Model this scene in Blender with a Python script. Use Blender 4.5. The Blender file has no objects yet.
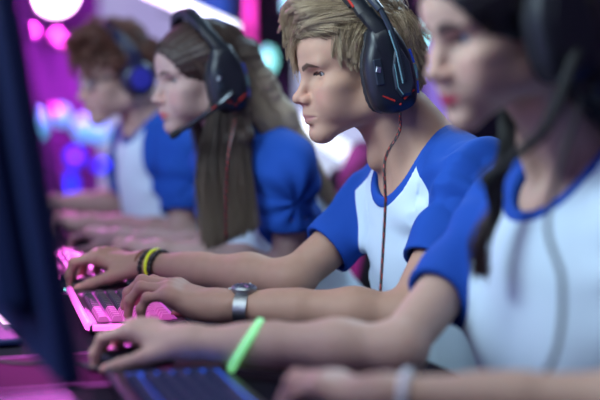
import bpy, math, random
import numpy as np
from mathutils import Vector, Matrix

random.seed(7)
RNG = np.random.default_rng(7)
sc = bpy.context.scene
COL = sc.collection
PI = math.pi

# ------------------------------------------------------------------ camera
FPX = 1417.0
CAM = np.array([0.0, 0.0, 1.12])
YAW, PITCH = math.radians(19.4), math.radians(4.4)
FWD = np.array([math.sin(YAW) * math.cos(PITCH), math.cos(YAW) * math.cos(PITCH), -math.sin(PITCH)])
RGT = np.array([math.cos(YAW), -math.sin(YAW), 0.0])
UPV = np.cross(RGT, FWD)


def at(px, py, d):
    """point of the place seen at that pixel, d metres in front of the camera"""
    return CAM + d * (FWD + (px - 300) / FPX * RGT + (200 - py) / FPX * UPV)


def on_z(px, py, z):
    r = FWD + (px - 300) / FPX * RGT + (200 - py) / FPX * UPV
    return CAM + r * ((z - CAM[2]) / r[2])


def on_y(px, py, y):
    r = FWD + (px - 300) / FPX * RGT + (200 - py) / FPX * UPV
    return CAM + r * ((y - CAM[1]) / r[1])


def V3(*a):
    return np.array(a, dtype=float)


def unit(v):
    v = np.asarray(v, float)
    return v / np.linalg.norm(v)


def lerp(a, b, t):
    return np.asarray(a) * (1 - t) + np.asarray(b) * t


# ------------------------------------------------------------------ objects
def tag(o, label=None, cat=None, group=None, kind=None):
    if label: o['label'] = label
    if cat: o['category'] = cat
    if group: o['group'] = group
    if kind: o['kind'] = kind
    return o


def empty(name, loc, rz=0.0):
    o = bpy.data.objects.new(name, None)
    COL.objects.link(o)
    o.location = loc
    o.rotation_euler = (0, 0, rz)
    o.empty_display_size = 0.05
    return o


def mesh_from(name, V, faces, smooth=True, attrs=None):
    me = bpy.data.meshes.new(name)
    V = np.asarray(V, dtype=np.float32)
    if isinstance(faces, np.ndarray):
        n, k = faces.shape
        me.vertices.add(len(V)); me.vertices.foreach_set('co', V.ravel())
        me.loops.add(n * k); me.loops.foreach_set('vertex_index', faces.astype(np.int32).ravel())
        me.polygons.add(n); me.polygons.foreach_set('loop_start', np.arange(0, n * k, k, dtype=np.int32))
    else:
        me.from_pydata([tuple(map(float, v)) for v in V], [], [tuple(map(int, f)) for f in faces])
    if smooth:
        me.polygons.foreach_set('use_smooth', np.ones(len(me.polygons), dtype=bool))
    for k2, a in (attrs or {}).items():
        at_ = me.attributes.new(k2, 'FLOAT', 'POINT')
        at_.data.foreach_set('value', np.asarray(a, dtype=np.float32).ravel())
    me.update(calc_edges=True)
    me.validate()
    return me


def world_loc(o):
    p = np.zeros(3)
    while o is not None:
        p = p + np.array(o.location); o = o.parent
    return p


def add(name, V, faces, mats, parent=None, org=None, local=False, smooth=True, attrs=None, midx=None, sharp=None):
    """one mesh object; V in world coordinates unless local"""
    V = np.asarray(V, float)
    if not local:
        o_ = world_loc(parent) if parent is not None else (np.asarray(org, float) if org is not None else V.mean(0))
        V = V - o_
    me = mesh_from(name, V, faces, smooth, attrs)
    for m in (mats if isinstance(mats, (list, tuple)) else [mats]):
        me.materials.append(m)
    if midx is not None:
        me.polygons.foreach_set('material_index', np.asarray(midx, dtype=np.int32))
    o = bpy.data.objects.new(name, me)
    COL.objects.link(o)
    if parent is not None:
        o.parent = parent
    elif not local:
        o.location = o_
    if sharp is not None:
        md = me
        try:
            md.set_sharp_from_angle(angle=sharp)
        except Exception:
            pass
    return o


def copy_tree(o, parent=None):
    c = o.copy(); COL.objects.link(c); c.parent = parent
    for ch in list(o.children):
        copy_tree(ch, c)
    return c


class MB:
    """collects simple solids into one mesh"""
    def __init__(s): s.V = []; s.F = []; s.M = []

    def _add(s, V, F, m=0):
        b = len(s.V); s.V += [tuple(v) for v in V]
        s.F += [tuple(i + b for i in f) for f in F]; s.M += [m] * len(F)

    def box(s, c, h, R=None, m=0, bev=0.0):
        c = np.asarray(c, float); h = np.asarray(h, float)
        R = np.eye(3) if R is None else np.asarray(R)
        b = min(bev, *(h * 0.95)) if bev else 0
        if not b:
            P = [(x, y, z) for x in (-1, 1) for y in (-1, 1) for z in (-1, 1)]
            V = [c + (np.array(p) * h) @ R for p in P]
            s._add(V, [(0, 1, 3, 2), (4, 6, 7, 5), (0, 4, 5, 1), (2, 3, 7, 6), (0, 2, 6, 4), (1, 5, 7, 3)], m)
            return
        bm_v = {}
        V = []
        for sx in (-1, 1):
            for sy in (-1, 1):
                for sz in (-1, 1):
                    for ax in range(3):
                        q = np.array([sx, sy, sz]) * (h - b)
                        q[ax] = [sx, sy, sz][ax] * h[ax]
                        bm_v[(sx, sy, sz, ax)] = len(V); V.append(c + q @ R)
        Fs = []
        for ax in range(3):
            o1, o2 = [a for a in range(3) if a != ax]
            for sg in (-1, 1):
                idx = []
                for (u, v) in ((-1, -1), (1, -1), (1, 1), (-1, 1)):
                    t = [0, 0, 0]; t[ax] = sg; t[o1] = u; t[o2] = v
                    idx.append(bm_v[(t[0], t[1], t[2], ax)])
                Fs.append(idx if (sg > 0) == (ax != 1) else idx[::-1])
        for ax in range(3):       # edges along ax
            o1, o2 = [a for a in range(3) if a != ax]
            for u in (-1, 1):
                for v in (-1, 1):
                    t0 = [0, 0, 0]; t0[ax] = -1; t0[o1] = u; t0[o2] = v
                    t1 = list(t0); t1[ax] = 1
                    q = [bm_v[(*t0, o1)], bm_v[(*t1, o1)], bm_v[(*t1, o2)], bm_v[(*t0, o2)]]
                    Fs.append(q)
        for sx in (-1, 1):
            for sy in (-1, 1):
                for sz in (-1, 1):
                    Fs.append([bm_v[(sx, sy, sz, a)] for a in range(3)])
        # orient outwards
        out = []
        for f in Fs:
            p = [np.asarray(V[i]) for i in f]
            n = np.cross(p[1] - p[0], p[2] - p[0])
            out.append(f if np.dot(n, np.mean(p, 0) - c) > 0 else f[::-1])
        s._add(V, out, m)

    def tube(s, pts, r, n=10, m=0, caps=True, closed=False, flat=None):
        pts = [np.asarray(p, float) for p in pts]
        k = len(pts)
        rs = r if hasattr(r, '__len__') else [r] * k
        V = []
        prev = None
        for i, p in enumerate(pts):
            if closed:
                t = unit(pts[(i + 1) % k] - pts[i - 1])
            else:
                t = unit(pts[min(i + 1, k - 1)] - pts[max(i - 1, 0)])
            ref = prev if prev is not None else (V3(0, 0, 1) if abs(t[2]) < .9 else V3(1, 0, 0))
            a = unit(ref - t * np.dot(ref, t)); b = np.cross(t, a); prev = a
            fa, fb = flat if flat else (1, 1)
            for j in range(n):
                th = 2 * PI * j / n
                V.append(p + rs[i] * (fa * math.cos(th) * a + fb * math.sin(th) * b))
        Fs = []
        for i in range(k if closed else k - 1):
            i2 = (i + 1) % k
            for j in range(n):
                j2 = (j + 1) % n
                Fs.append((i * n + j, i * n + j2, i2 * n + j2, i2 * n + j))
        if caps and not closed:
            Fs.append(tuple(range(n - 1, -1, -1))); Fs.append(tuple((k - 1) * n + j for j in range(n)))
        s._add(V, Fs, m)

    def cyl(s, a, b, r, n=20, m=0, r2=None):
        s.tube([a, b], [r, r if r2 is None else r2], n, m)

    def loft(s, rings, m=0, cap=True):
        n = len(rings[0]); V = [p for r in rings for p in r]; Fs = []
        for i in range(len(rings) - 1):
            for j in range(n):
                j2 = (j + 1) % n
                Fs.append((i * n + j, i * n + j2, (i + 1) * n + j2, (i + 1) * n + j))
        if cap:
            Fs.append(tuple(range(n - 1, -1, -1))); Fs.append(tuple((len(rings) - 1) * n + j for j in range(n)))
        s._add(V, Fs, m)

    def sphere(s, c, r, n=12, m=0):
        c = np.asarray(c, float); r = np.asarray(r if hasattr(r, '__len__') else (r, r, r), float)
        rings = []
        for i in range(n + 1):
            th = PI * (i + .02 if i == 0 else (i - .02 if i == n else i)) / n
            rings.append([c + r * V3(math.sin(th) * math.cos(2 * PI * j / (2 * n)), math.sin(th) * math.sin(2 * PI * j / (2 * n)), -math.cos(th)) for j in range(2 * n)])
        s.loft(rings, m)

    def build(s, name, mats, parent=None, org=None, local=False, smooth=False, sharp=None, M=None):
        V = np.array(s.V)
        if M is not None:
            V = V @ np.asarray(M)[:3, :3].T + np.asarray(M)[:3, 3]
        return add(name, V, s.F, mats, parent, org, local, smooth or sharp is not None, None, s.M, sharp)


# ------------------------------------------------------------------ materials
def new_mat(name):
    m = bpy.data.materials.new(name); m.use_nodes = True
    nt = m.node_tree
    b = nt.nodes['Principled BSDF']
    return m, nt, b


def N(nt, t, **kw):
    n = nt.nodes.new(t)
    for k, v in kw.items():
        setattr(n, k, v)
    return n


def plain(name, col, rough=0.5, metal=0.0, emit=None, estr=0.0, noise=0.0, nscale=40, bump=0.0, coat=0.0, spec=None):
    m, nt, b = new_mat(name)
    b.inputs['Base Color'].default_value = (*col, 1)
    b.inputs['Roughness'].default_value = rough
    b.inputs['Metallic'].default_value = metal
    if coat: b.inputs['Coat Weight'].default_value = coat
    if spec is not None: b.inputs['Specular IOR Level'].default_value = spec
    if emit:
        b.inputs['Emission Color'].default_value = (*emit, 1)
        b.inputs['Emission Strength'].default_value = estr
    if noise or bump:
        tc = N(nt, 'ShaderNodeTexCoord'); nz = N(nt, 'ShaderNodeTexNoise')
        nz.inputs['Scale'].default_value = nscale; nz.inputs['Detail'].default_value = 4
        nt.links.new(tc.outputs['Object'], nz.inputs['Vector'])
        if noise:
            mx = N(nt, 'ShaderNodeMix', data_type='RGBA')
            mx.inputs[6].default_value = (*[c * (1 - noise) for c in col], 1)
            mx.inputs[7].default_value = (*[min(1, c * (1 + noise)) for c in col], 1)
            nt.links.new(nz.outputs['Fac'], mx.inputs[0]); nt.links.new(mx.outputs[2], b.inputs['Base Color'])
        if bump:
            bp = N(nt, 'ShaderNodeBump'); bp.inputs['Strength'].default_value = bump
            bp.inputs['Distance'].default_value = 0.002
            nt.links.new(nz.outputs['Fac'], bp.inputs['Height']); nt.links.new(bp.outputs['Normal'], b.inputs['Normal'])
    return m


def attr_mix(nt, base_socket, attr, col, lo=0.0, hi=1.0):
    a = N(nt, 'ShaderNodeAttribute', attribute_name=attr)
    r = N(nt, 'ShaderNodeMapRange'); r.inputs[1].default_value = lo; r.inputs[2].default_value = hi
    nt.links.new(a.outputs['Fac'], r.inputs[0])
    mx = N(nt, 'ShaderNodeMix', data_type='RGBA')
    nt.links.new(r.outputs[0], mx.inputs[0]); nt.links.new(base_socket, mx.inputs[6])
    mx.inputs[7].default_value = (*col, 1)
    return mx.outputs[2]


def skin_mat(name, col, lips, brow, red):
    m, nt, b = new_mat(name)
    tc = N(nt, 'ShaderNodeTexCoord'); nz = N(nt, 'ShaderNodeTexNoise')
    nz.inputs['Scale'].default_value = 60; nz.inputs['Detail'].default_value = 5
    nt.links.new(tc.outputs['Object'], nz.inputs['Vector'])
    mx = N(nt, 'ShaderNodeMix', data_type='RGBA')
    mx.inputs[6].default_value = (*[c * .92 for c in col], 1); mx.inputs[7].default_value = (*[min(1, c * 1.07) for c in col], 1)
    nt.links.new(nz.outputs['Fac'], mx.inputs[0])
    s = attr_mix(nt, mx.outputs[2], 'red', red)
    s = attr_mix(nt, s, 'lips', lips)
    s = attr_mix(nt, s, 'nail', tuple(min(1, c * 1.15 + .02) for c in red))
    s = attr_mix(nt, s, 'brow', brow, 0.25, 0.8)
    s = attr_mix(nt, s, 'lash', (.02, .013, .012), 0.2, 0.9)
    nt.links.new(s, b.inputs['Base Color'])
    b.inputs['Roughness'].default_value = 0.55
    b.inputs['Specular IOR Level'].default_value = 0.28
    b.inputs['Subsurface Weight'].default_value = 0.12
    b.inputs['Subsurface Radius'].default_value = (1.0, .35, .2)
    b.inputs['Subsurface Scale'].default_value = 0.006
    n2 = N(nt, 'ShaderNodeTexNoise'); n2.inputs['Scale'].default_value = 420
    nt.links.new(tc.outputs['Object'], n2.inputs['Vector'])
    bp = N(nt, 'ShaderNodeBump'); bp.inputs['Strength'].default_value = .08; bp.inputs['Distance'].default_value = .001
    nt.links.new(n2.outputs['Fac'], bp.inputs['Height']); nt.links.new(bp.outputs['Normal'], b.inputs['Normal'])
    return m


def shirt_mat(name, white, blue):
    m, nt, b = new_mat(name)
    rgb = N(nt, 'ShaderNodeRGB'); rgb.outputs[0].default_value = (*white, 1)
    s = attr_mix(nt, rgb.outputs[0], 'raglan', blue, -.0006, .0006)
    s = attr_mix(nt, s, 'collar', blue, -.0006, .0006)
    nt.links.new(s, b.inputs['Base Color'])
    b.inputs['Roughness'].default_value = 0.85
    b.inputs['Specular IOR Level'].default_value = 0.2
    tc = N(nt, 'ShaderNodeTexCoord'); n2 = N(nt, 'ShaderNodeTexNoise'); n2.inputs['Scale'].default_value = 500
    nt.links.new(tc.outputs['Object'], n2.inputs['Vector'])
    bp = N(nt, 'ShaderNodeBump'); bp.inputs['Strength'].default_value = .12; bp.inputs['Distance'].default_value = .001
    nt.links.new(n2.outputs['Fac'], bp.inputs['Height']); nt.links.new(bp.outputs['Normal'], b.inputs['Normal'])
    return m


def hair_mat(name, cols, rough=.42):
    """cols: root dark, mid, light, tip colour (tip mixes in by attribute 'tip')"""
    m, nt, b = new_mat(name)
    a = N(nt, 'ShaderNodeAttribute', attribute_name='tone')
    cr = N(nt, 'ShaderNodeValToRGB')
    e = cr.color_ramp.elements
    e[0].color = (*cols[0], 1); e[1].color = (*cols[2], 1)
    k = e.new(.5); k.color = (*cols[1], 1)
    nt.links.new(a.outputs['Fac'], cr.inputs[0])
    s = attr_mix(nt, cr.outputs[0], 'tip', cols[3])
    nt.links.new(s, b.inputs['Base Color'])
    b.inputs['Roughness'].default_value = rough
    b.inputs['Specular IOR Level'].default_value = .45
    b.inputs['Anisotropic'].default_value = .5
    return m


# ------------------------------------------------------------------ signed distance modelling
class SDF:
    def __init__(s): s.P = []

    def ell(s, c, r, R=None, k=0.0, op='u', clip=None):
        s.P.append(('e', np.asarray(c, float), np.asarray(r, float) * np.ones(3), np.eye(3) if R is None else np.asarray(R, float), k, op, clip))

    def cone(s, a, b, ra, rb, k=0.0, op='u', clip=None):
        s.P.append(('c', np.asarray(a, float), np.asarray(b, float), (ra, rb), k, op, clip))

    @staticmethod
    def dist(pr, X):
        if pr[0] == 'e':
            _, c, r, R, k, op, clip = pr
            q = (X - c.astype(X.dtype)) @ R.T.astype(X.dtype)
            q1 = q / r.astype(X.dtype)
            k0 = np.sqrt((q1 * q1).sum(-1)); q2 = q1 / r.astype(X.dtype)
            k1 = np.sqrt((q2 * q2).sum(-1)) + 1e-9
            d = np.where(k0 < .2, -r.min() * (1 - k0), k0 * (k0 - 1) / k1)
        else:
            _, a, b_, (ra, rb), k, op, clip = pr
            ba = (b_ - a).astype(X.dtype); pa = X - a.astype(X.dtype)
            h = np.clip((pa @ ba) / (ba @ ba + 1e-12), 0, 1)
            q = pa - h[..., None] * ba
            d = np.sqrt((q * q).sum(-1)) - (ra + (rb - ra) * h)
        if clip is not None:
            n = np.asarray(clip[1], X.dtype)
            if len(clip) > 2:      # hollow from that point on
                t = (X - np.asarray(clip[2], X.dtype)) @ n
                rr = np.sqrt((((X - np.asarray(clip[2], X.dtype)) - t[..., None] * n) ** 2).sum(-1))
                d = np.maximum(d, np.minimum(t, clip[3] - rr))
            d = np.maximum(d, (X - np.asarray(clip[0], X.dtype)) @ n)
        return d.astype(X.dtype)

    def eval(s, X, act=None):
        d = np.full(X.shape[:-1], 1.0, dtype=X.dtype)
        for i, pr in enumerate(s.P):
            if act is not None and not act[i]: continue
            e = s.dist(pr, X); k = pr[-3]; op = pr[-2]
            if op == 's':
                e = -e
                d = np.maximum(d, e) + (np.maximum(k - np.abs(d - e), 0) ** 2 / (4 * k) if k else 0)
            else:
                d = np.minimum(d, e) - (np.maximum(k - np.abs(d - e), 0) ** 2 / (4 * k) if k else 0)
        return d

    def mesh(s, res, post=None, NB=16):
        lo, hi = np.full(3, 1e9), np.full(3, -1e9)
        for pr in s.P:
            if pr[-2] == 's': continue
            if pr[0] == 'e':
                r = pr[2].max(); lo = np.minimum(lo, pr[1] - r); hi = np.maximum(hi, pr[1] + r)
            else:
                for q, r in ((pr[1], pr[3][0]), (pr[2], pr[3][1])):
                    lo = np.minimum(lo, q - r); hi = np.maximum(hi, q + r)
        lo -= .03; hi += .03
        B = NB * res
        nb = np.ceil((hi - lo) / B).astype(int)
        idx = np.stack(np.meshgrid(*[np.arange(n) for n in nb], indexing='ij'), -1).reshape(-1, 3)
        ctr = lo + (idx + .5) * B
        hd = B * math.sqrt(3) / 2
        act = np.zeros((len(idx), len(s.P)), bool)
        for i, pr in enumerate(s.P):
            act[:, i] = s.dist(pr, ctr) * .55 - hd < pr[-3] + 4 * res
        un = np.array([p[-2] != 's' for p in s.P])
        dc = s.eval(ctr)
        keep = act[:, un].any(1) & (dc > -hd * 1.8 - .01) & (dc < hd * 1.8 + .01)
        dims = nb * NB + 2
        off = np.stack(np.meshgrid(*[np.arange(NB + 1)] * 3, indexing='ij'), -1)
        VK, VP, QK = [], [], []
        str_ = np.array([dims[1] * dims[2], dims[2], 1], dtype=np.int64)
        for b in np.nonzero(keep)[0]:
            base = idx[b] * NB
            X = (lo + (base + off) * res)
            d = s.eval(X, act[b])
            if post is not None and (np.abs(d) < .03).any():
                d = post(X, d)
            sg = d < 0
            if sg.all() or not sg.any(): continue
            cnt = np.zeros((NB,) * 3, int)
            for dx in (0, 1):
                for dy in (0, 1):
                    for dz in (0, 1):
                        cnt += sg[dx:NB + dx, dy:NB + dy, dz:NB + dz]
            cells = np.argwhere((cnt > 0) & (cnt < 8))
            if len(cells):
                acc = np.zeros((len(cells), 3)); num = np.zeros(len(cells))
                cd = {}
                for c in range(8):
                    o3 = np.array([(c >> 2) & 1, (c >> 1) & 1, c & 1])
                    q = cells + o3
                    cd[c] = d[q[:, 0], q[:, 1], q[:, 2]]
                for c in range(8):
                    for ax in range(3):
                        bit = 4 >> ax
                        if c & bit: continue
                        c2 = c | bit
                        a0, a1 = cd[c], cd[c2]
                        cr = (a0 < 0) != (a1 < 0)
                        t = np.where(cr, a0 / np.where(cr, a0 - a1, 1), 0)
                        o3 = np.array([(c >> 2) & 1, (c >> 1) & 1, c & 1], float)
                        p = np.tile(o3, (len(cells), 1)); p[:, ax] = t
                        acc += p * cr[:, None]; num += cr
                VP.append(lo + (base + cells + acc / num[:, None]) * res)
                VK.append(((base + cells) * str_).sum(1))
            for ax in range(3):
                sl0 = [slice(0, NB)] * 3; sl1 = [slice(0, NB)] * 3; sl1[ax] = slice(1, NB + 1)
                e0, e1 = sg[tuple(sl0)], sg[tuple(sl1)]
                ed = np.argwhere(e0 != e1)
                if not len(ed): continue
                fl = e0[ed[:, 0], ed[:, 1], ed[:, 2]]
                g = base + ed
                o1, o2 = (ax + 1) % 3, (ax + 2) % 3
                u = np.zeros(3, int); u[o1] = 1
                v = np.zeros(3, int); v[o2] = 1
                q = np.stack([((g - u - v) * str_).sum(1), ((g - v) * str_).sum(1), (g * str_).sum(1), ((g - u) * str_).sum(1)], 1)
                q = np.where(fl[:, None], q, q[:, ::-1])
                QK.append(q)
        VK = np.concatenate(VK); VP = np.concatenate(VP); QK = np.concatenate(QK)
        o = np.argsort(VK); VK = VK[o]; VP = VP[o]
        f = np.searchsorted(VK, QK); f = np.clip(f, 0, len(VK) - 1)
        ok = (VK[f] == QK).all(1)
        return VP, f[ok]


# ------------------------------------------------------------------ hair strands
def strands(paths, r0, r1, sides=3):
    """paths (n,s,3) -> one mesh of thin tapered tubes"""
    n, S, _ = paths.shape
    t = np.gradient(paths, axis=1)
    t /= np.linalg.norm(t, axis=2, keepdims=True) + 1e-9
    ref = np.tile(np.array([.31, .52, .79]), (n, S, 1))
    a = np.cross(t, ref); a /= np.linalg.norm(a, axis=2, keepdims=True) + 1e-9
    b = np.cross(t, a)
    rad = (r0 + (r1 - r0) * np.linspace(0, 1, S) ** 2)[None, :, None]
    ring = []
    for j in range(sides):
        th = 2 * PI * j / sides
        ring.append(paths + rad * (math.cos(th) * a + math.sin(th) * b))
    V = np.stack(ring, 2).reshape(-1, 3)
    ii = np.arange(n)[:, None, None] * S * sides + np.arange(S - 1)[None, :, None] * sides
    j = np.arange(sides)[None, None, :]; j2 = (np.arange(sides) + 1)[None, None, :] % sides
    Q = np.stack([ii + j, ii + j2, ii + sides + j2, ii + sides + j], -1).reshape(-1, 4)
    return V, Q


def catmull(P, n):
    P = np.asarray(P, float)
    Q = np.vstack([2 * P[0] - P[1], P, 2 * P[-1] - P[-2]])
    out = []
    m = len(P) - 1
    for t in np.linspace(0, m - 1e-6, n):
        i = int(t); u = t - i
        p0, p1, p2, p3 = Q[i], Q[i + 1], Q[i + 2], Q[i + 3]
        out.append(.5 * ((2 * p1) + (-p0 + p2) * u + (2 * p0 - 5 * p1 + 4 * p2 - p3) * u * u + (-p0 + 3 * p1 - 3 * p2 + p3) * u ** 3))
    return np.array(out)
# ------------------------------------------------------------------ people
class Frame:
    """head frame in millimetres: x forward, y to the person's left, z up"""
    def __init__(s, eye, yaw, pitch, roll=0.0, scale=1.0):
        y, p, r = map(math.radians, (yaw, pitch, roll))
        Fv = V3(-math.cos(y) * math.cos(p), -math.sin(y) * math.cos(p), -math.sin(p))
        L = unit(np.cross(V3(0, 0, 1), Fv)); U = np.cross(Fv, L)
        L, U = L * math.cos(r) + U * math.sin(r), U * math.cos(r) - L * math.sin(r)
        s.R = np.stack([Fv, L, U]); s.s = scale / 1000
        s.H = np.asarray(eye) - (V3(80, 32, 20) @ s.R) * s.s

    def w(s, p): return s.H + (np.asarray(p, float) @ s.R) * s.s

    def l(s, X): return ((X - s.H) @ s.R.T) / s.s


def head_prims(S, h, sex, mouth=1.4, jaw=1.0, lid=None):
    m = h.s

    def E(c, r, k=0, op='u'): S.ell(h.w(c), np.asarray(r, float) * m, h.R, k * m, op)

    def C(a, b, ra, rb, k=0, op='u'): S.cone(h.w(a), h.w(b), ra * m, rb * m, k * m, op)
    f = sex == 'f'
    E((-4, 0, 54), (96, 75, 78))
    E((42, 0, 52), (54, 60, 46), 20)
    E((42, 0, -12), (53, 56 if not f else 53, 60), 28)
    for s in (1, -1):
        C((2, s * 58, -5), (10, s * (51 if not f else 46), -44 * jaw), 11, 13, 26)
        C((10, s * (51 if not f else 46), -44 * jaw), (80, s * (15 if not f else 11), -77 * jaw), 13, 13, 26)
        E((58, s * 46, -3), (24, 18, 14), 22)
        E((70, s * 32, -26), (20, 20, 26), 20)
    E((78, 0, -50), (23, 27, 32), 20)
    C((87, 8, -79 * jaw), (87, -8, -79 * jaw), 13.5 if not f else 12, 13.5 if not f else 12, 14)
    for s in (1, -1):
        C((87.5, s * 7, 33), (77, s * 42, 37), 9 if not f else 7, 8 if not f else 6.5, 14)
    for s in (1, -1):
        E((95, s * 33, 18), (17, 17, 12), 13, 's')
    # nose
    C((87, 0, 24), (109.5, 0, -11), 7, 8.2, 11)
    E((113, 0, -14.5), (10.5, 9.2, 9), 7)
    for s in (1, -1):
        E((102.5, s * 12, -19), (11, 6.5, 8), 6)
    for s in (1, -1):
        E((110, s * 6, -26), (6, 3, 4), 3, 's')
    E((90, 0, -36), (18.5, 19, 13), 9)
    E((87, 0, -50), (17, 22, 14), 8)
    # lips
    for s in (1, -1):
        C((104, s * 3, -43), (91.5, s * 22, -47.5), 5.2, 3.2, 6)
        C((101, s * 3, -54.5), (90, s * 20, -49.5), 6.0, 3.6, 6)
    for s in (1, -1):
        C((116, 0, -48.3), (95, s * 24, -48.7), mouth, 0.8, 2.5, 's')
    E((107, 0, -66), (9, 17, 4), 7, 's')
    for s in (1, -1):
        E((50, s * 43, -34), (30, 14, 26), 20)
    # lids
    for s in (1, -1):
        E((68, s * 32, 20), (13.6, 14.6, 13.6), 4)
    for s in (1, -1):
        E((83, s * 32.5, 19.4), (11, 13.5, lid or (4.2 if not f else 5.0)), 1.4, 's')
    # ears
    for s in (1, -1):
        E((-4, s * 73, 2), (17, 6, 30), 6)
        E((0, s * 80, 4), (9, 5, 17), 4, 's')


def head_attrs(h, X, bz=0, bk=1.0):
    q = h.l(X); x, y, z = q[:, 0], q[:, 1], q[:, 2]
    ay = np.abs(y)
    face = (x > 60) & (ay < 60)

    def g(d2): return np.clip(1 - d2, 0, 1)
    lips = g(((ay / 25) ** 2 + ((z + 48.8) / (9.6 - ay * .16)) ** 2)) * 2.0 * (x > 88)
    by = np.interp(ay, [8, 24, 46], [35, 41, 35.5]) + bz; bw = np.interp(ay, [6, 9, 25, 38, 48], [0, 4.6, 4.2, 3, .6]) * bk
    brow = np.clip(1.35 - np.abs(z - by) / np.maximum(bw, .01), 0, 1) * face * (ay < 48) * (ay > 7)
    e = np.sqrt(((x - 83) / 11) ** 2 + ((ay - 32.5) / 13.5) ** 2 + ((z - 19.6) / 4.8) ** 2)
    lash = np.clip(1.2 - np.abs(e - 1.05) / .2, 0, 1) * (x > 66) * (z > 17.5) * face * (ay < 48) * (ay > 16)
    red = .8 * np.exp(-((x - 104) / 12) ** 2 - (y / 15) ** 2 - ((z + 17) / 12) ** 2) + .35 * np.exp(-((ay - 42) / 16) ** 2 - ((z + 14) / 16) ** 2) * (x > 30)
    red = red * face
    return dict(lips=np.clip(lips, 0, 1) * face, brow=brow, lash=lash, red=np.clip(red, 0, 1))


def eyes(person, h, iris):
    me_m = [MAT['sclera'], iris, MAT['pupil'], ]
    for s in (1, -1):
        c = V3(68, s * 32, 20)
        V, Fc, M = [], [], []
        n, k = 14, 20
        for i in range(n + 1):
            th = PI * i / n
            for j in range(k):
                ph = 2 * PI * j / k
                V.append(h.w(c + 12.1 * V3(math.cos(th), math.sin(th) * math.cos(ph), math.sin(th) * math.sin(ph))))
        for i in range(n):
            for j in range(k):
                Fc.append((i * k + j, i * k + (j + 1) % k, (i + 1) * k + (j + 1) % k, (i + 1) * k + j))
                M.append(2 if i < 1 else (1 if i < 2 else 0))
        # ring radii: pupil 1 step is 12.9 deg -> squeeze the first rings
        V = np.array(V)
        for i, th in ((1, math.radians(11)), (2, math.radians(29))):
            for j in range(k):
                ph = 2 * PI * j / k
                V[i * k + j] = h.w(c + 12.1 * V3(math.cos(th), math.sin(th) * math.cos(ph), math.sin(th) * math.sin(ph)))
        add('eye', V, Fc, me_m, person, midx=M)


def hand(S, W, D, up, right, sc_, curls, spread, thumb, wristR=None, splay=0.0):
    """fingers as rounded chains; returns nail spots and joint points"""
    D = unit(D); Nn = unit(np.asarray(up) - D * np.dot(up, D))
    Sd = np.cross(Nn, D) * (1 if right else -1)
    m = sc_ / 1000
    nails = []; joints = []
    base = {0: (88, 27), 1: (92, 8), 2: (87, -11), 3: (78, -28)}
    seg = {0: (43, 26, 21), 1: (47, 30, 22), 2: (43, 28, 22), 3: (34, 20, 19)}
    rad = {0: (9.6, 8.6, 7.9, 6.6), 1: (9.8, 8.8, 8.0, 6.8), 2: (9.2, 8.2, 7.6, 6.4), 3: (8.2, 7.3, 6.7, 5.7)}
    W = np.asarray(W, float)
    # palm
    for i in range(4):
        bx, by = base[i]
        S.cone(W + (Sd * by * .42 + D * 6) * m, W + (D * bx * .96 + Sd * by - Nn * 3) * m, 14 * m, 11.5 * m, 12 * m)
    S.ell(W + (D * 52 - Nn * 8 + Sd * 0) * m, np.array([46, 36, 14]) * m, np.stack([D, Sd, Nn]), 10 * m)
    S.ell(W + (D * 38 - Nn * 12 - Sd * 20) * m, np.array([36, 14, 15]) * m, np.stack([D, Sd, Nn]), 10 * m)
    for i in range(4):
        bx, by = base[i]
        p = W + (D * bx + Sd * by + Nn * (1.5 if i in (1, 2) else 0)) * m
        a = math.radians(spread * (1.5 - i) + splay)
        d0 = D * math.cos(a) + Sd * math.sin(a)
        ang = 0.0
        pts = [p]
        # knuckle swelling
        S.ell(p + Nn * 1.0 * m, np.array([13, 10, 9.5]) * m, np.stack([D, Sd, Nn]), 13 * m)
        for j in range(3):
            ang += math.radians(curls[i][j])
            dj = d0 * math.cos(ang) - Nn * math.sin(ang)
            q = p + dj * seg[i][j] * m
            S.cone(p, q, rad[i][j] * m, rad[i][j + 1] * m, (4 if j else 7) * m)
            if j < 2:
                S.ell(q, np.ones(3) * (rad[i][j + 1] + .7) * m, None, 3 * m)
            p = q; pts.append(p)
        nn = d0 * math.sin(ang) + Nn * math.cos(ang)
        nails.append((p - dj * 3 * m + nn * rad[i][3] * m, np.stack([dj, np.cross(nn, dj), nn]), m))
        joints.append(pts)
    # thumb
    t1, t2, t3, drop = thumb           # outward angles and drop
    p = W + (D * 16 + Sd * 22 - Nn * 8) * m
    pts = [p]
    for j, (ln, a, ra, rb) in enumerate(((46, t1, 15, 11.5), (34, t2, 11, 9.6), (28, t3, 9.6, 7.4))):
        a = math.radians(a)
        dj = unit(D * math.cos(a) + Sd * math.sin(a) - Nn * drop * (1 if j else .8))
        q = p + dj * ln * m
        S.cone(p, q, ra * m, rb * m, (12 if j == 0 else 5) * m)
        p = q; pts.append(p)
    nn = unit(Nn + Sd * .5); nn = unit(nn - dj * np.dot(nn, dj))
    nails.append((p - dj * 4 * m + nn * 7.4 * m, np.stack([dj, np.cross(nn, dj), nn]), m))
    joints.append(pts)
    return dict(nails=nails, joints=joints, D=D, N=Nn, S=Sd, m=m)


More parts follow.
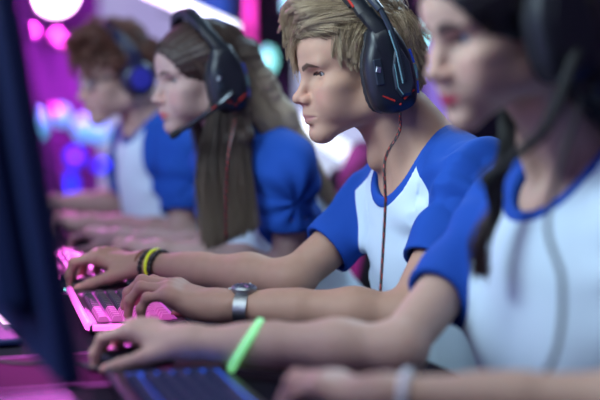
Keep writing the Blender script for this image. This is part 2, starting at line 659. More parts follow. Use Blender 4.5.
def arm(S, A, B, W, hd, k=1.0, up=V3(0, 0, 1)):
    """upper arm, elbow and forearm"""
    ab = unit(B - A); bw = unit(W - B)
    S.cone(A, lerp(A, B, .5), .047 * k, .045 * k, .02)
    S.cone(lerp(A, B, .4), B, .044 * k, .037 * k, .008)
    S.ell(B - bw * .006, np.array([.036, .036, .036]) * k, None, .02)
    S.cone(B, lerp(B, W, .28), .039 * k, .043 * k, .02)
    S.cone(lerp(B, W, .28), lerp(B, W, .72), .043 * k, .032 * k, .02)
    sd = hd['S']
    for o in (.009, -.009):
        S.cone(lerp(B, W, .6) + sd * o * .5, W + sd * o * k, .032 * k, .0215 * k, .015)
        S.cone(W + sd * o * k, W + hd['D'] * .02 + sd * o * 1.3 * k, .0215 * k, .019 * k, .015)
    if True:   # ulna bump
        S.ell(lerp(B, W, .95) - sd * .022 * k + hd['N'] * .010 * k, np.ones(3) * .009 * k, None, .008)


class Body: pass


def torso_frame(SL, SR, P):
    M = (SL + SR) / 2
    u = unit(M - P); l = SL - SR; l = unit(l - u * np.dot(l, u)); f = np.cross(l, u)
    return M, u, l, f


def torso_prims(S, T, g, sex, shirt, spec):
    M, u, l, f = T
    P, SL, SR, NB, hw = spec['P'], spec['SL'], spec['SR'], spec['NB'], spec['hw']
    R = np.stack([f, l, u])
    kk = .05
    b = spec.get('build', 1.0)
    ht = np.linalg.norm(M - P)
    S.ell(M - u * .12 + f * .012, np.array([.100 * b, hw * .87, .185]) + g, R, kk)
    for A in (SL, SR):
        S.cone(lerp(M, A, .35) - u * .015, lerp(M, A, .95) - u * .008, .062 + g, .050 + g, kk)
        S.cone(NB - u * .015 - f * .004, lerp(M, A, .72) + u * .006 - f * .01, .046 + g, .044 + g, .04)
    S.ell(lerp(P, M, .42) + f * .012, np.array([.093 * b, hw * .78, .19]) + g, R, kk)
    S.ell(P + u * .05, np.array([.11, hw * .86, .13]) + g, R, kk)
    if sex == 'f':
        for s in (1, -1):
            S.ell(M - u * .165 + f * (.092 if spec.get('bust', 1) == 1 else .06) + l * s * .07, np.array([.058, .064, .066]) * spec.get('bust', 1) + g, R, .05 if shirt else .03)


def person(spec):
    h = spec['head']; sex = spec['sex']
    T = torso_frame(spec['SL'], spec['SR'], spec['P'])
    M, u, l, f = T
    spec['NB'] = NB = M + u * spec.get('neckup', .055) - f * spec.get('neckback', .012)
    spec['hw'] = np.linalg.norm(spec['SL'] - spec['SR']) / 2
    ak = spec.get('armk', 1.0)
    S = SDF()
    torso_prims(S, T, 0.0, sex, False, spec)
    nr = .056 if sex == 'm' else .048
    nr *= spec.get('neckr', 1.0)
    nt = h.w((-14, 0, -30))
    S.cone(nt, lerp(nt, NB, .6), nr * .93, nr * .95, .03)
    S.cone(lerp(nt, NB, .5), NB - u * .03, nr * .95, nr * 1.15, .04)
    # sternomastoids and throat
    for s in (1, -1):
        S.cone(h.w((-8, s * 52, -28)), M + u * .012 + f * .055 + l * s * .022, .014, .012, .02)
        S.cone(M + u * .018 + f * .055 + l * s * .02, lerp(M, spec['SL'] if s > 0 else spec['SR'], .85) + u * .035 + f * .02, .011, .012, .02)
    if sex == 'm':
        S.ell(lerp(h.w((40, 0, -75)), M + f * .06, .45) - f * .006, np.array([.010, .010, .016]), None, .03)
    hd = {}
    for side in 'LR':
        q = spec['hand' + side]
        Wr = spec['W' + side]
        hd[side] = hand(S, Wr, q['K'] - Wr, q.get('up', V3(0, 0, 1)), side == 'R', q.get('s', 1.0), q['curls'], q.get('spread', 4), q.get('thumb', (38, 22, 14, .35)), splay=q.get('splay', 0))
        arm(S, spec['S' + side], spec['E' + side], Wr, hd[side], ak)
    head_prims(S, h, sex, spec.get('mouth', 1.4), spec.get('jaw', 1.0), spec.get('lid'))
    V, Q = S.mesh(spec.get('res', .0025))
    att = head_attrs(h, V, spec.get('browz', 0), spec.get('browk', 1.0))
    nail = np.zeros(len(V))
    for side in 'LR':
        for (c, R, m) in hd[side]['nails']:
            q = np.abs((V - c) @ R.T) / (np.array([6.2, 4.6, 3.0]) * m)
            nail = np.maximum(nail, np.clip((1.15 - (q ** 3).sum(1) ** (1 / 3)) * 5, 0, 1))
        for pts in hd[side]['joints']:
            for p in pts[:-1]:
                d = np.linalg.norm(V - p, axis=1) / hd[side]['m']
                att['red'] = np.maximum(att['red'], .45 * np.exp(-(d / 14) ** 2))
    att['nail'] = nail
    me = add('person', V, Q, spec['skin'], org=np.array([spec['P'][0], spec['P'][1], 0.0]), attrs=att)
    tag(me, spec['label'], 'person', 'row of players at the long desk')
    eyes(me, h, spec['iris'])

    # ---- shirt
    S2 = SDF()
    g = .011
    torso_prims(S2, T, g, sex, True, spec)
    if sex == 'm':
        R = np.stack([f, l, u])
        S2.ell(lerp(spec['P'], M, .45) + f * .02, np.array([.10, spec['hw'] * .84, .22]) + g, R, .06)
    nT = len(S2.P)
    sl = {}
    for side in 'LR':
        A, B = spec['S' + side], spec['E' + side]
        a = unit(B - A); L_ = np.linalg.norm(B - A)
        hem = A + a * L_ * spec.get('sleeve', .60)
        r0, r1 = spec.get('slr', (.062, .064))
        S2.cone(lerp(M, A, .80), A + a * .03, r0 * ak, r0 * ak, .03)
        S2.cone(A, hem + a * .05, r0 * ak, r1 * ak, .03, 'u', (hem, a, hem - a * .028, r1 * ak - max(.006, spec.get('sres', .004) * 2.1)))
        sl[side] = (A, hem, a, r1 * ak, r0 * ak)
    # neck hole
    nc = spec.get('neck', (.072, .082, .012, .0))
    ax = unit(lerp(u, f, spec.get('necktilt', .38)))
    nf = unit(np.cross(l, ax))
    cc = NB + f * nc[2] + u * nc[3]
    cutR = np.stack([nf, l, ax]); cutr = np.array([nc[1], nc[0], .26])
    cut = ('e', cc, cutr, cutR, 0.0, 's', None)
    S2.P.append(('e', cc, cutr, cutR, .005, 's', None))
    ph = RNG.uniform(0, 6, 6)
    dirs = [unit(RNG.normal(size=3)) for _ in range(6)]
    wr = spec.get('wrinkle', 1.0)

    def post(X, d):
        w = (X @ dirs[0]) * 26 + 1.6 * np.sin((X @ dirs[1]) * 19 + ph[0]) + ph[1]
        w2 = (X @ dirs[2]) * 48 + 1.9 * np.sin((X @ dirs[3]) * 23 + ph[2]) + ph[3]
        A = .0042 * np.abs(np.sin(w)) ** 1.5 + .0022 * np.sin(w2)
        for side in 'LR':     # pulls that radiate from the armpits and run round the sleeves
            a0, hem, a, r1, r0 = sl[side]
            q = X - (a0 - u * .07 + f * .03)
            r = np.sqrt((q * q).sum(-1)) + 1e-6
            phi = np.arctan2(q @ u, q @ f)
            A = A + .004 * np.sin(phi * 7 + ph[4]) * np.exp(-((r - .07) / .06) ** 2)
            tt = (X - a0) @ a
            A = A + .0028 * np.sin(tt * 85 + 2 * np.sin((X @ dirs[4]) * 30) + ph[5]) * np.exp(-((tt - .06) / .07) ** 2) * (np.sqrt((((X - a0) - tt[..., None] * a) ** 2).sum(-1)) < .09)
        rib = np.abs(SDF.dist(cut, X)) < .016
        fade = np.ones_like(d)
        for side in 'LR':
            a0, hem, a, r1, r0 = sl[side]
            tt = (X - hem) @ a
            fade = fade * (1 - .9 * np.exp(-(tt / .022) ** 2) * (np.sqrt((((X - hem) - tt[..., None] * a) ** 2).sum(-1)) < r1 + .025))
        d = d + np.clip((A - .003) * wr, -.008, .0045) * (~rib) * fade
        return d - .0015 * rib
    V, Q = S2.mesh(spec.get('sres', .004), post)
    q = (V - M); ql, qu = np.abs(q @ l - spec.get('ragoff', 0)), q @ u
    rl = spec.get('raglan')
    rag = ql - np.interp(qu, [-.20, -.10, 0, .05, .085], rl)
    St = SDF(); St.P = S2.P[:nT]
    dt = St.eval(V)
    ds = np.full(len(V), 1.0)
    for side in 'LR':
        A, hem, a, r1, r0 = sl[side]
        for pr in (('c', A, hem, (r0, r1), 0, 'u', None),):
            ds = np.minimum(ds, SDF.dist(pr, V))
    b = np.maximum(np.where(qu > -.19, rag, -1), dt - ds - .003)
    dc = SDF.dist(cut, V)
    col = np.where(qu > -.25, .0165 - np.abs(dc), -1)
    o = add('t_shirt', V, Q, spec['shirt'], me, attrs=dict(raglan=b, collar=col))
    tag(o, spec['shirtlabel'])

    # ---- trousers and shoes
    S3 = SDF(); P = spec['P']
    fl = unit(V3(f[0], f[1], 0)); ll = unit(V3(l[0], l[1], 0)); zz = V3(0, 0, 1)
    S3.ell(P + u * .03, np.array([.125, spec['hw'] * .9 + .012, .12]), np.stack([f, l, u]), .04)
    feet = []
    for s in (1, -1):
        hip = P + ll * s * .085 - zz * .01 + fl * .02
        kn = P + ll * s * .13 + fl * .42; kn[2] = .53
        an = kn + fl * .03; an[2] = .11
        S3.cone(hip, kn, .085, .062, .05); S3.cone(kn, an, .062, .05, .03)
        feet.append(an)
    V, Q = S3.mesh(.009)
    add('trousers', V, Q, MAT['denim'], me)
    for an in feet:
        S4 = SDF()
        S4.ell(V3(an[0], an[1], .055) + fl * .06, (.135, .048, .05), np.stack([fl, ll, zz]), 0, 'u', (V3(0, 0, .002), -zz))
        S4.cone(V3(an[0], an[1], .06), V3(an[0], an[1], .12), .047, .05, .03)
        V, Q = S4.mesh(.008)
        add('shoe', V, Q, MAT['shoe'], me)
    out = Body(); out.o = me; out.h = h; out.T = T; out.hd = hd; out.spec = spec; out.NB = NB
    return out
# ------------------------------------------------------------------ shared materials
MAT = dict(
    sclera=plain('eye_white', (.25, .24, .24), .5), pupil=plain('pupil_black', (.01, .01, .01), .1),
    denim=plain('dark_denim', (.02, .025, .05), .9, noise=.3, nscale=300), shoe=plain('shoe_canvas', (.06, .06, .07), .7),
)
IRIS_B = plain('iris_hazel', (.05, .042, .032), .15)
IRIS_L = plain('iris_blue', (.10, .16, .26), .15)
IRIS_D = plain('iris_brown', (.06, .035, .02), .15)
SHIRT = shirt_mat('raglan_jersey', (.64, .77, .89), (.013, .070, .38))
SK1 = skin_mat('skin_fair', (.54, .345, .27), (.50, .045, .10), (.035, .02, .018), (.55, .24, .22))
SK2 = skin_mat('skin_tan', (.47, .275, .195), (.42, .19, .17), (.11, .065, .042), (.56, .22, .19))
SK3 = skin_mat('skin_pale', (.40, .26, .24), (.42, .10, .11), (.06, .035, .025), (.55, .22, .20))
SK4 = skin_mat('skin_rosy', (.46, .29, .25), (.45, .18, .17), (.14, .07, .05), (.58, .22, .2))

MOUSE_C = ((28, 44, 26), (34, 46, 26), (34, 50, 28), (36, 50, 30))
KEYS_C = ((8, 46, 30), (6, 56, 34), (10, 58, 36), (22, 52, 36))

SPECS = {}
SPECS['boy'] = dict(
    label='fair-haired young man in sharp focus with a wristwatch, typing in a blue and white shirt', sex='m', skin=SK2, iris=IRIS_B, shirt=SHIRT,
    shirtlabel='white t-shirt with blue raglan sleeves and blue collar',
    head=Frame(at(319.5, 74, 2.31), -2, 11, 0, 1.0), mouth=2.2,
    SL=at(478, 180, 2.24), SR=at(390, 196, 2.54), EL=at(406, 318, 2.12), ER=at(290, 281, 2.46),
    WL=at(226, 306, 2.17), WR=at(148, 265, 2.60),
    handL=dict(K=at(160, 286, 2.20), s=1.06, curls=((8, 40, 26), (6, 48, 30), (10, 52, 32), (22, 50, 32)), spread=5, thumb=(42, 26, 12, .55), up=V3(.1, -.15, 1)),
    handR=dict(K=at(89, 252, 2.63), s=1.04, curls=((24, 52, 26), (30, 52, 28), (30, 54, 30), (32, 52, 30)), spread=5, thumb=(34, 14, 4, .55), up=V3(.1, -.1, 1)),
    neckup=.062, armk=.9, lid=3.5, browz=-3.5, browk=1.1, res=.0022, sres=.003, raglan=(.175, .165, .145, .105, .05), neck=(.066, .084, .034, .006), necktilt=.5, wrinkle=1.35, sleeve=.64, slr=(.0615, .0555))
SPECS['boy']['P'] = (SPECS['boy']['SL'] + SPECS['boy']['SR']) / 2 + V3(.15, .02, -.45)
SPECS['near'] = dict(
    label='dark-haired young woman nearest the camera with a black headset and glowing wristband', sex='f', skin=SK1, iris=IRIS_L, shirt=SHIRT,
    shirtlabel='white t-shirt with blue raglan sleeves and blue collar',
    head=Frame(at(463, 39, 1.63), 7, 17, 0, .95), mouth=2.2,
    SR=at(512, 204, 2.03), SL=V3(.955, 1.342, .98), ER=at(396, 351, 1.82), EL=V3(.87, 1.18, .80),
    WR=at(192, 343, 1.86), WL=at(388, 396, 1.50),
    handR=dict(K=at(132, 326, 1.89), curls=MOUSE_C, spread=4, thumb=(34, 14, 4, .55), s=.92, up=V3(.1, -.12, 1)),
    handL=dict(K=at(297, 376, 1.57), curls=KEYS_C, spread=4, s=.92, up=V3(.1, -.1, 1)),
    neckup=.075, armk=.84, res=.004, sres=.005, sleeve=.66, raglan=(.20, .17, .13, .10, .06), neck=(.074, .092, .028, -.012), necktilt=.5, build=1.35, browk=1.45, lid=6.0, ragoff=.045, slr=(.061, .057), wrinkle=.8)
SPECS['near']['P'] = (SPECS['near']['SL'] + SPECS['near']['SR']) / 2 + V3(.10, .03, -.44)
SPECS['long'] = dict(
    label='young woman with long brown to blonde hair, seated between the two men', sex='f', skin=SK3, iris=IRIS_D, shirt=SHIRT,
    shirtlabel='white t-shirt with blue raglan sleeves and blue collar',
    head=Frame(at(173, 81, 2.84), 6, 10, 0, .95), mouth=1.6,
    SL=at(288, 166, 2.85), SR=V3(.88, 3.03, .975), EL=at(288, 268, 2.90), ER=at(215, 255, 3.2),
    WL=at(166, 250, 2.96), WR=at(122, 239, 3.24),
    handL=dict(K=at(133, 243, 3.0), curls=KEYS_C, s=.92, up=V3(.1, -.1, 1)),
    handR=dict(K=at(96, 233, 3.27), curls=MOUSE_C, s=.92, up=V3(.1, -.1, 1), thumb=(34, 14, 4, .55)),
    neckup=.075, bust=.8, armk=.9, res=.004, sres=.005, raglan=(.16, .125, .100, .084, .05), slr=(.057, .058))
SPECS['long']['P'] = (SPECS['long']['SL'] + SPECS['long']['SR']) / 2 + V3(.19, .0, -.44)
SPECS['far'] = dict(
    label='young man with glasses and short reddish hair at the far end of the row', sex='m', skin=SK4, iris=IRIS_D, shirt=SHIRT,
    shirtlabel='white t-shirt with blue raglan sleeves and blue collar',
    head=Frame(at(94, 81, 3.58), 7, 13, 0, 1.0), mouth=1.4,
    SL=at(186, 150, 3.55), SR=V3(.86, 3.81, .99), EL=at(182, 238, 3.5), ER=V3(.86, 3.92, .80),
    WL=at(92, 223, 3.64), WR=V3(.67, 4.02, .80),
    handL=dict(K=at(68, 218, 3.68), curls=KEYS_C, up=V3(.1, -.1, 1)),
    handR=dict(K=V3(.585, 4.05, .815), curls=MOUSE_C, up=V3(.1, -.1, 1)),
    neckup=.07, armk=.92, res=.0045, sres=.005, sleeve=.72, raglan=(.16, .125, .100, .084, .05), slr=(.060, .064))
SPECS['far']['P'] = (SPECS['far']['SL'] + SPECS['far']['SR']) / 2 + V3(.14, .0, -.45)

BOY = person(SPECS['boy'])
NEAR = person(SPECS['near'])
LONG = person(SPECS['long'])
FAR = person(SPECS['far'])
# ------------------------------------------------------------------ hair
def skull_d(p):
    d1 = SDF.dist(('e', V3(-4, 0, 54), V3(96, 75, 78), np.eye(3), 0, 'u', None), p)
    d2 = SDF.dist(('e', V3(42, 0, 52), V3(54, 60, 46), np.eye(3), 0, 'u', None), p)
    d3 = SDF.dist(('e', V3(42, 0, -12), V3(53, 54, 60), np.eye(3), 0, 'u', None), p)
    return np.minimum(np.minimum(d1, d2), d3)


def skull_n(p):
    e = 1.0
    g = np.stack([skull_d(p + V3(e, 0, 0)) - skull_d(p - V3(e, 0, 0)), skull_d(p + V3(0, e, 0)) - skull_d(p - V3(0, e, 0)),
                  skull_d(p + V3(0, 0, e)) - skull_d(p - V3(0, 0, e))], -1)
    return g / (np.linalg.norm(g, axis=-1, keepdims=True) + 1e-9)


def roots(n, mask):
    out = []
    while len(out) < n:
        v = RNG.normal(size=(4000, 3)); v /= np.linalg.norm(v, axis=1, keepdims=True)
        p = V3(-4, 0, 54) + v * V3(96, 75, 78)
        d = skull_d(p); p = p - skull_n(p) * d[:, None]
        m = mask(p)
        out += list(p[m])
    return np.array(out[:n])


def scalp_mask(p, front=86, temple=70, side=8):
    x, y, z = p.T
    zl = np.interp(x, [-100, -60, -30, 6, 14, 24, 32, 44, 66, 80, 96], [-28, -22, 12, 12, -4, 20, 44, temple, temple + 8, front - 4, front])
    return z > zl


def grow(p, flow, L, h0, h1, S=14, lift=.5):
    """flow(p, t) -> preferred direction; keeps the lock h0..h1 mm off the skull"""
    n = len(p); path = [p.copy()]
    v = skull_n(p) * lift + flow(p, 0) * .6
    v /= np.linalg.norm(v, axis=1, keepdims=True)
    ds = (L / (S - 1))[:, None]
    for i in range(1, S):
        t = i / (S - 1)
        f = flow(p, t); v = v * .55 + f * .45
        v /= np.linalg.norm(v, axis=1, keepdims=True) + 1e-9
        p = p + v * ds
        hh = h0 + (h1 - h0) * np.sin(min(1, t * 1.6) * PI / 2)
        d = skull_d(p); nn = skull_n(p)
        push = np.maximum(hh - d, 0)[:, None]
        p = p + nn * push
        path.append(p.copy())
    return np.stack(path, 1)


def clump(guides, per, spread, conv=.75, jit=1.2):
    g, S, _ = guides.shape
    off = RNG.normal(size=(g, per, 1, 3)) * spread
    t = np.linspace(0, 1, S)[None, None, :, None]
    ph = RNG.uniform(0, 6.28, (g, per, 1, 1)); fr = RNG.uniform(3, 7, (g, per, 1, 1))
    w = RNG.normal(size=(g, per, 1, 3)) * jit * np.sin(ph + fr * t) * t
    P = guides[:, None] + off * (1 - conv * t) + w
    tone = np.clip(.5 + RNG.normal(0, .27, (g, 1)) + RNG.normal(0, .12, (g, per)), 0, 1)
    return P.reshape(-1, S, 3), tone.reshape(-1)


def hair_obj(name, body, h, P, tone, r0, r1, mat, tipf=None, local=True, kind='stuff'):
    Wp = h.w(P) if local else P
    V, Q = strands(Wp, r0, r1)
    S = P.shape[1]
    tn = np.repeat(tone, S * 3)
    tp = np.tile(np.repeat(np.linspace(0, 1, S), 3), len(P)) if tipf is None else tipf(V)
    o = add(name, V, Q, mat, body.o, attrs=dict(tone=tn, tip=tp))
    return o


def cap(body, h, grow_, mat, face=((98, 0, 20), (64, 66, 62)), low=(40, 44, .50), locks=None, name='hair_cap', res=.004, amp=.0018, mask=False):
    m = h.s
    S = SDF()
    S.ell(h.w((-5, 0, 55)), (V3(96, 75, 78) + grow_) * m, h.R)
    S.ell(h.w((38, 0, 54)), (V3(54, 60, 46) + grow_) * m, h.R, .015)
    S.ell(h.w(face[0]), np.array(face[1]) * m, h.R, .006, 's')
    nrm = unit(V3(low[2], 0, -1)); c0 = h.w((low[0], 0, low[1]))
    nw = unit(nrm @ h.R)
    for i in range(2):
        pr = S.P[i]; S.P[i] = pr[:-1] + ((c0, nw),)
    if locks: locks(S)

    def post(X, d):
        q = h.l(X)
        a = np.arctan2(q[..., 1], q[..., 2] - 30)
        if mask:
            ok = q.reshape(-1, 3)
            zl = np.interp(ok[:, 0], [-100, -60, -30, 6, 14, 24, 32, 44, 66, 80, 96], [-24, -18, 16, 16, 4, 28, 52, 80, 90, 96, 104]).reshape(d.shape)
            d = np.maximum(d, (zl - q[..., 2]) * .0005)
        return d + amp * np.sin(a * 46 + q[..., 0] * .03) + amp * .7 * np.sin(a * 23 + 2 * np.sin(q[..., 0] * .02 + q[..., 2] * .013))
    V, Q = S.mesh(res, post)
    q = h.l(V)
    tone = .35 + .25 * np.sin(np.arctan2(q[:, 1], q[:, 2] - 30) * 40)
    return V, Q, tone


def rows(*a): return np.stack(a, 1)


# ---- fair swept fringe of the focused man
HAIR_BOY = hair_mat('hair_fair', ((.10, .064, .042), (.37, .26, .155), (.80, .63, .44), (.50, .38, .25)), .34)


def boy_hair(B):
    h = B.h
    V, Q, tone = cap(B, h, 4.0, HAIR_BOY, face=((98, 0, 18), (92, 76, 72)), mask=True)
    o = add('hair', V, Q, HAIR_BOY, B.o, attrs=dict(tone=tone * .5, tip=tone * 0))
    tag(o, 'fair hair swept forward in a fringe')
    R_ = roots(1100, lambda p: scalp_mask(p))
    x, y, z = R_.T
    top = (z > 92) | ((z > 62) & (x > 35) & (np.abs(y) < 60))
    side = (~top) & (x > -38)
    back = ~(top | side)
    sets = []
    # top: forward and over to his right, spilling down past the forehead
    r = R_[top]; n = len(r)
    nz = RNG.normal(size=(n, 3)) * .09

    far = np.clip((14 - r[:, 1]) / 30, 0, 1)          # how far over to his right the root lies

    def f_top(p, t):
        x, y, z = p.T
        fr = np.clip((x - 58) / 30, 0, 1)
        a = rows(.92 - .95 * fr, -.32 - .35 * fr * (1 - far) - .1 * fr, .10 - fr * (.2 + 1.1 * far)) + nz
        return a / np.linalg.norm(a, axis=1, keepdims=True)
    L = np.clip(RNG.normal(112, 14, n) - np.clip(r[:, 0] + 10, 0, 100) * .5, 40, 150)
    L = np.where(r[:, 0] > 30, L * (.62 + .22 * far) * RNG.uniform(.7, 1.12, n), L)
    sets.append(clump(grow(r, f_top, L, RNG.uniform(3, 7, n), RNG.uniform(6, 11, n), 16, .5), 60, 5.4, .82, .4))
    # loose wisps of the fringe
    wr_ = roots(46, lambda p: (p[:, 0] > 58) & (p[:, 2] > 88) & (p[:, 1] < 6)); n = len(wr_)
    nz = RNG.normal(size=(n, 3)) * .10; far = np.ones(n)
    sets.append(clump(grow(wr_, f_top, RNG.uniform(62, 92, n), RNG.uniform(6, 10, n), RNG.uniform(9, 14, n), 16, .6), 9, 3.0, .8, 1.5))
    r = R_[side]; n = len(r); nz2 = RNG.normal(size=(n, 3)) * .08

    def f_side(p, t):
        x, y, z = p.T
        k = np.clip((z - 20) / 70, 0, 1)
        a = rows(.34 + .5 * k - np.clip((x - 12) / 25, 0, 1) * .45, np.sign(y) * .02, -.95 + .35 * k) + nz2
        return a / np.linalg.norm(a, axis=1, keepdims=True)
    L = np.clip(RNG.normal(38, 6, n) + np.clip(r[:, 2] - 40, 0, 50) * .4, 16, 60)
    L = L * RNG.uniform(.6, 1.1, n)
    L = np.where(r[:, 0] > 8, np.minimum(L, np.maximum(13, (r[:, 2] - 4) * .75)), L)
    sets.append(clump(grow(r, f_side, L, RNG.uniform(1, 3, n), RNG.uniform(2.5, 6, n), 16, .2), 56, 5.0, .85, .4))
    r = R_[back]; n = len(r); nz3 = RNG.normal(size=(n, 3)) * .2

    def f_back(p, t):
        a = rows(np.full(len(p), -.1), -p[:, 1] * .002, np.full(len(p), -1.0)) + nz3
        return a / np.linalg.norm(a, axis=1, keepdims=True)
    L = np.clip(RNG.normal(52, 10, n), 25, 75)
    L = np.minimum(L, np.maximum(14, r[:, 2] + 40))
    sets.append(clump(grow(r, f_back, L, RNG.uniform(2, 5, n), RNG.uniform(6, 11, n), 16, .4), 36, 4.4, .7, 1.0))
    P = np.concatenate([s[0] for s in sets]); tone = np.concatenate([s[1] for s in sets])
    hair_obj('strand', B, h, P, tone, .00032, .00010, HAIR_BOY).parent = o
    o.children[0]['kind'] = 'stuff'


HAIR_FAR = hair_mat('hair_auburn', ((.045, .02, .018), (.11, .045, .035), (.22, .09, .06), (.20, .08, .06)), .45)


def far_hair(B):
    h = B.h
    V, Q, tone = cap(B, h, 9.0, HAIR_FAR)
    o = add('hair', V, Q, HAIR_FAR, B.o, attrs=dict(tone=tone, tip=tone * 0))
    tag(o, 'short reddish hair brushed up in front')
    r = roots(420, lambda p: scalp_mask(p)); n = len(r); nz = RNG.normal(size=(n, 3)) * .12

    def f(p, t):
        x, y, z = p.T
        k = np.clip((z - 70) / 40, 0, 1)
        a = rows(.1 + .55 * k, np.sign(y) * .1, -1 + 1.35 * k) + nz
        return a / np.linalg.norm(a, axis=1, keepdims=True)
    L = np.where(r[:, 2] > 80, RNG.normal(52, 8, n), RNG.normal(28, 5, n))
    P, t = clump(grow(r, f, np.clip(L, 15, 80), RNG.uniform(2, 4, n), np.where(r[:, 2] > 80, 22, 8), 10, 1.0), 16, 5, .5, 2)
    hair_obj('strand', B, h, P, t, .0008, .0003, HAIR_FAR).parent = o
    o.children[0]['kind'] = 'stuff'


def curtain(h, keysA, keysB, n, S=26, wave=0.0, thick=6, wl=5.0):
    """strands filling the sheet between two guide curves (head millimetres or world)"""
    A = catmull(keysA, S); Bc = catmull(keysB, S)
    u = RNG.uniform(0, 1, n)[:, None, None]
    P = A[None] * (1 - u) + Bc[None] * u
    cl = np.floor(u * 40) / 40
    ph = cl * 37 + RNG.normal(0, .35, (n, 1, 1))
    t = np.linspace(0, 1, S)[None, :, None]
    off = RNG.normal(size=(n, 1, 3)) * thick * (.35 + .65 * t)
    w = wave * t * np.concatenate([np.sin(ph + wl * t * 2), np.cos(ph * 1.3 + wl * t * 2), 0 * t * u], 2)
    drift = RNG.normal(size=(n, 1, 3)) * thick * .8 * t ** 2
    tone = np.clip(.5 + .3 * np.sin(cl[:, 0, 0] * 90) + RNG.normal(0, .18, n), 0, 1)
    return P + off + w + drift, tone


HAIR_LONG = hair_mat('hair_brown_to_blonde', ((.014, .008, .009), (.042, .021, .018), (.085, .044, .034), (.52, .42, .30)), .62)
HAIR_DARK = hair_mat('hair_near_black', ((.006, .005, .007), (.012, .010, .012), (.03, .022, .022), (.11, .06, .05)), .38)


def long_hair(B):
    h = B.h

    def locks(S):
        for s in (1, -1):
            pts = [(10, s * 66, 70), (-8, s * 80, 20), (-18, s * 84, -50), (s * 18 - 10, s * 100, -130), (s * 44 - 10, s * 118, -220), (s * 54 - 10, s * 126, -290)]
            for a, b in zip(pts[:-1], pts[1:]):
                S.cone(h.w(a), h.w(b), .023, .020, .015)
            pts2 = [(-34, s * 66, 40), (-50, s * 78, -40), (s * 12 - 40, s * 106, -120), (s * 30 - 30, s * 124, -210), (s * 36 - 30, s * 132, -270)]
            for a, b in zip(pts2[:-1], pts2[1:]):
                S.cone(h.w(a), h.w(b), .020, .014, .012)
        for yy in (-45, 0, 45):
            pts = [(-85, yy, 50), (-112, yy, -20), (-150, yy, -100), (-178, yy, -180), (-200, yy, -260)]
            for a, b in zip(pts[:-1], pts[1:]):
                S.cone(h.w(a), h.w(b), .034, .022, .02)
    V, Q, tone = cap(B, h, 6, HAIR_LONG, face=((104, 0, 8), (64, 68, 74)), low=(40, 10, .55), locks=locks, amp=.0012)

    def tipf(V):
        q = h.l(V)
        return np.clip((-q[:, 0] - 40) / 60, 0, 1) * np.clip((70 - q[:, 2]) / 120, 0, 1) * .95 + .3 * np.clip((-q[:, 2] - 130) / 150, 0, 1) * (q[:, 0] > -40)
    o = add('hair', V, Q, HAIR_LONG, B.o, attrs=dict(tone=tone, tip=tipf(V)))
    tag(o, 'long straight hair, brown on top and blonde at the ends')
    sets = []
    for s in (1, -1):
        # from the parting over the side of the head, down in front of the shoulder
        sets.append(curtain(h, [(88, s * 4, 96), (72, s * 44, 82), (36, s * 72, 45), (12, s * 86, -10)] + ([(46, 100, -90), (92, 124, -190), (104, 136, -320)] if s > 0 else [(4, -88, -90), (0, -90, -190), (0, -92, -290)]),
                            [(10, s * 3, 139), (-8, s * 58, 112), (-20, s * 84, 55), (-26, s * 90, -20)] + ([(-24, 108, -100), (-10, 134, -190), (-2, 144, -300)] if s > 0 else [(-46, -92, -100), (-60, -94, -190), (-60, -94, -270)]), 2300, thick=5))
        sets.append(curtain(h, [(0, s * 3, 141), (-22, s * 60, 108), (-36, s * 84, 50), (-48, s * 88, -20), (-62, s * 92, -80), (-110, s * 80, -140), (-150, s * 70, -210)],
                            [(-50, s * 3, 128), (-90, s * 40, 90), (-112, s * 48, 20), (-140, s * 54, -60), (-172, s * 58, -140), (-204, s * 60, -220), (-226, s * 60, -300)], 1700, thick=6))
    P = np.concatenate([s[0] for s in sets]); tone = np.concatenate([s[1] for s in sets])
    hair_obj('strand', B, h, P, tone, .0009, .0005, HAIR_LONG, tipf).parent = o
    o.children[0]['kind'] = 'stuff'


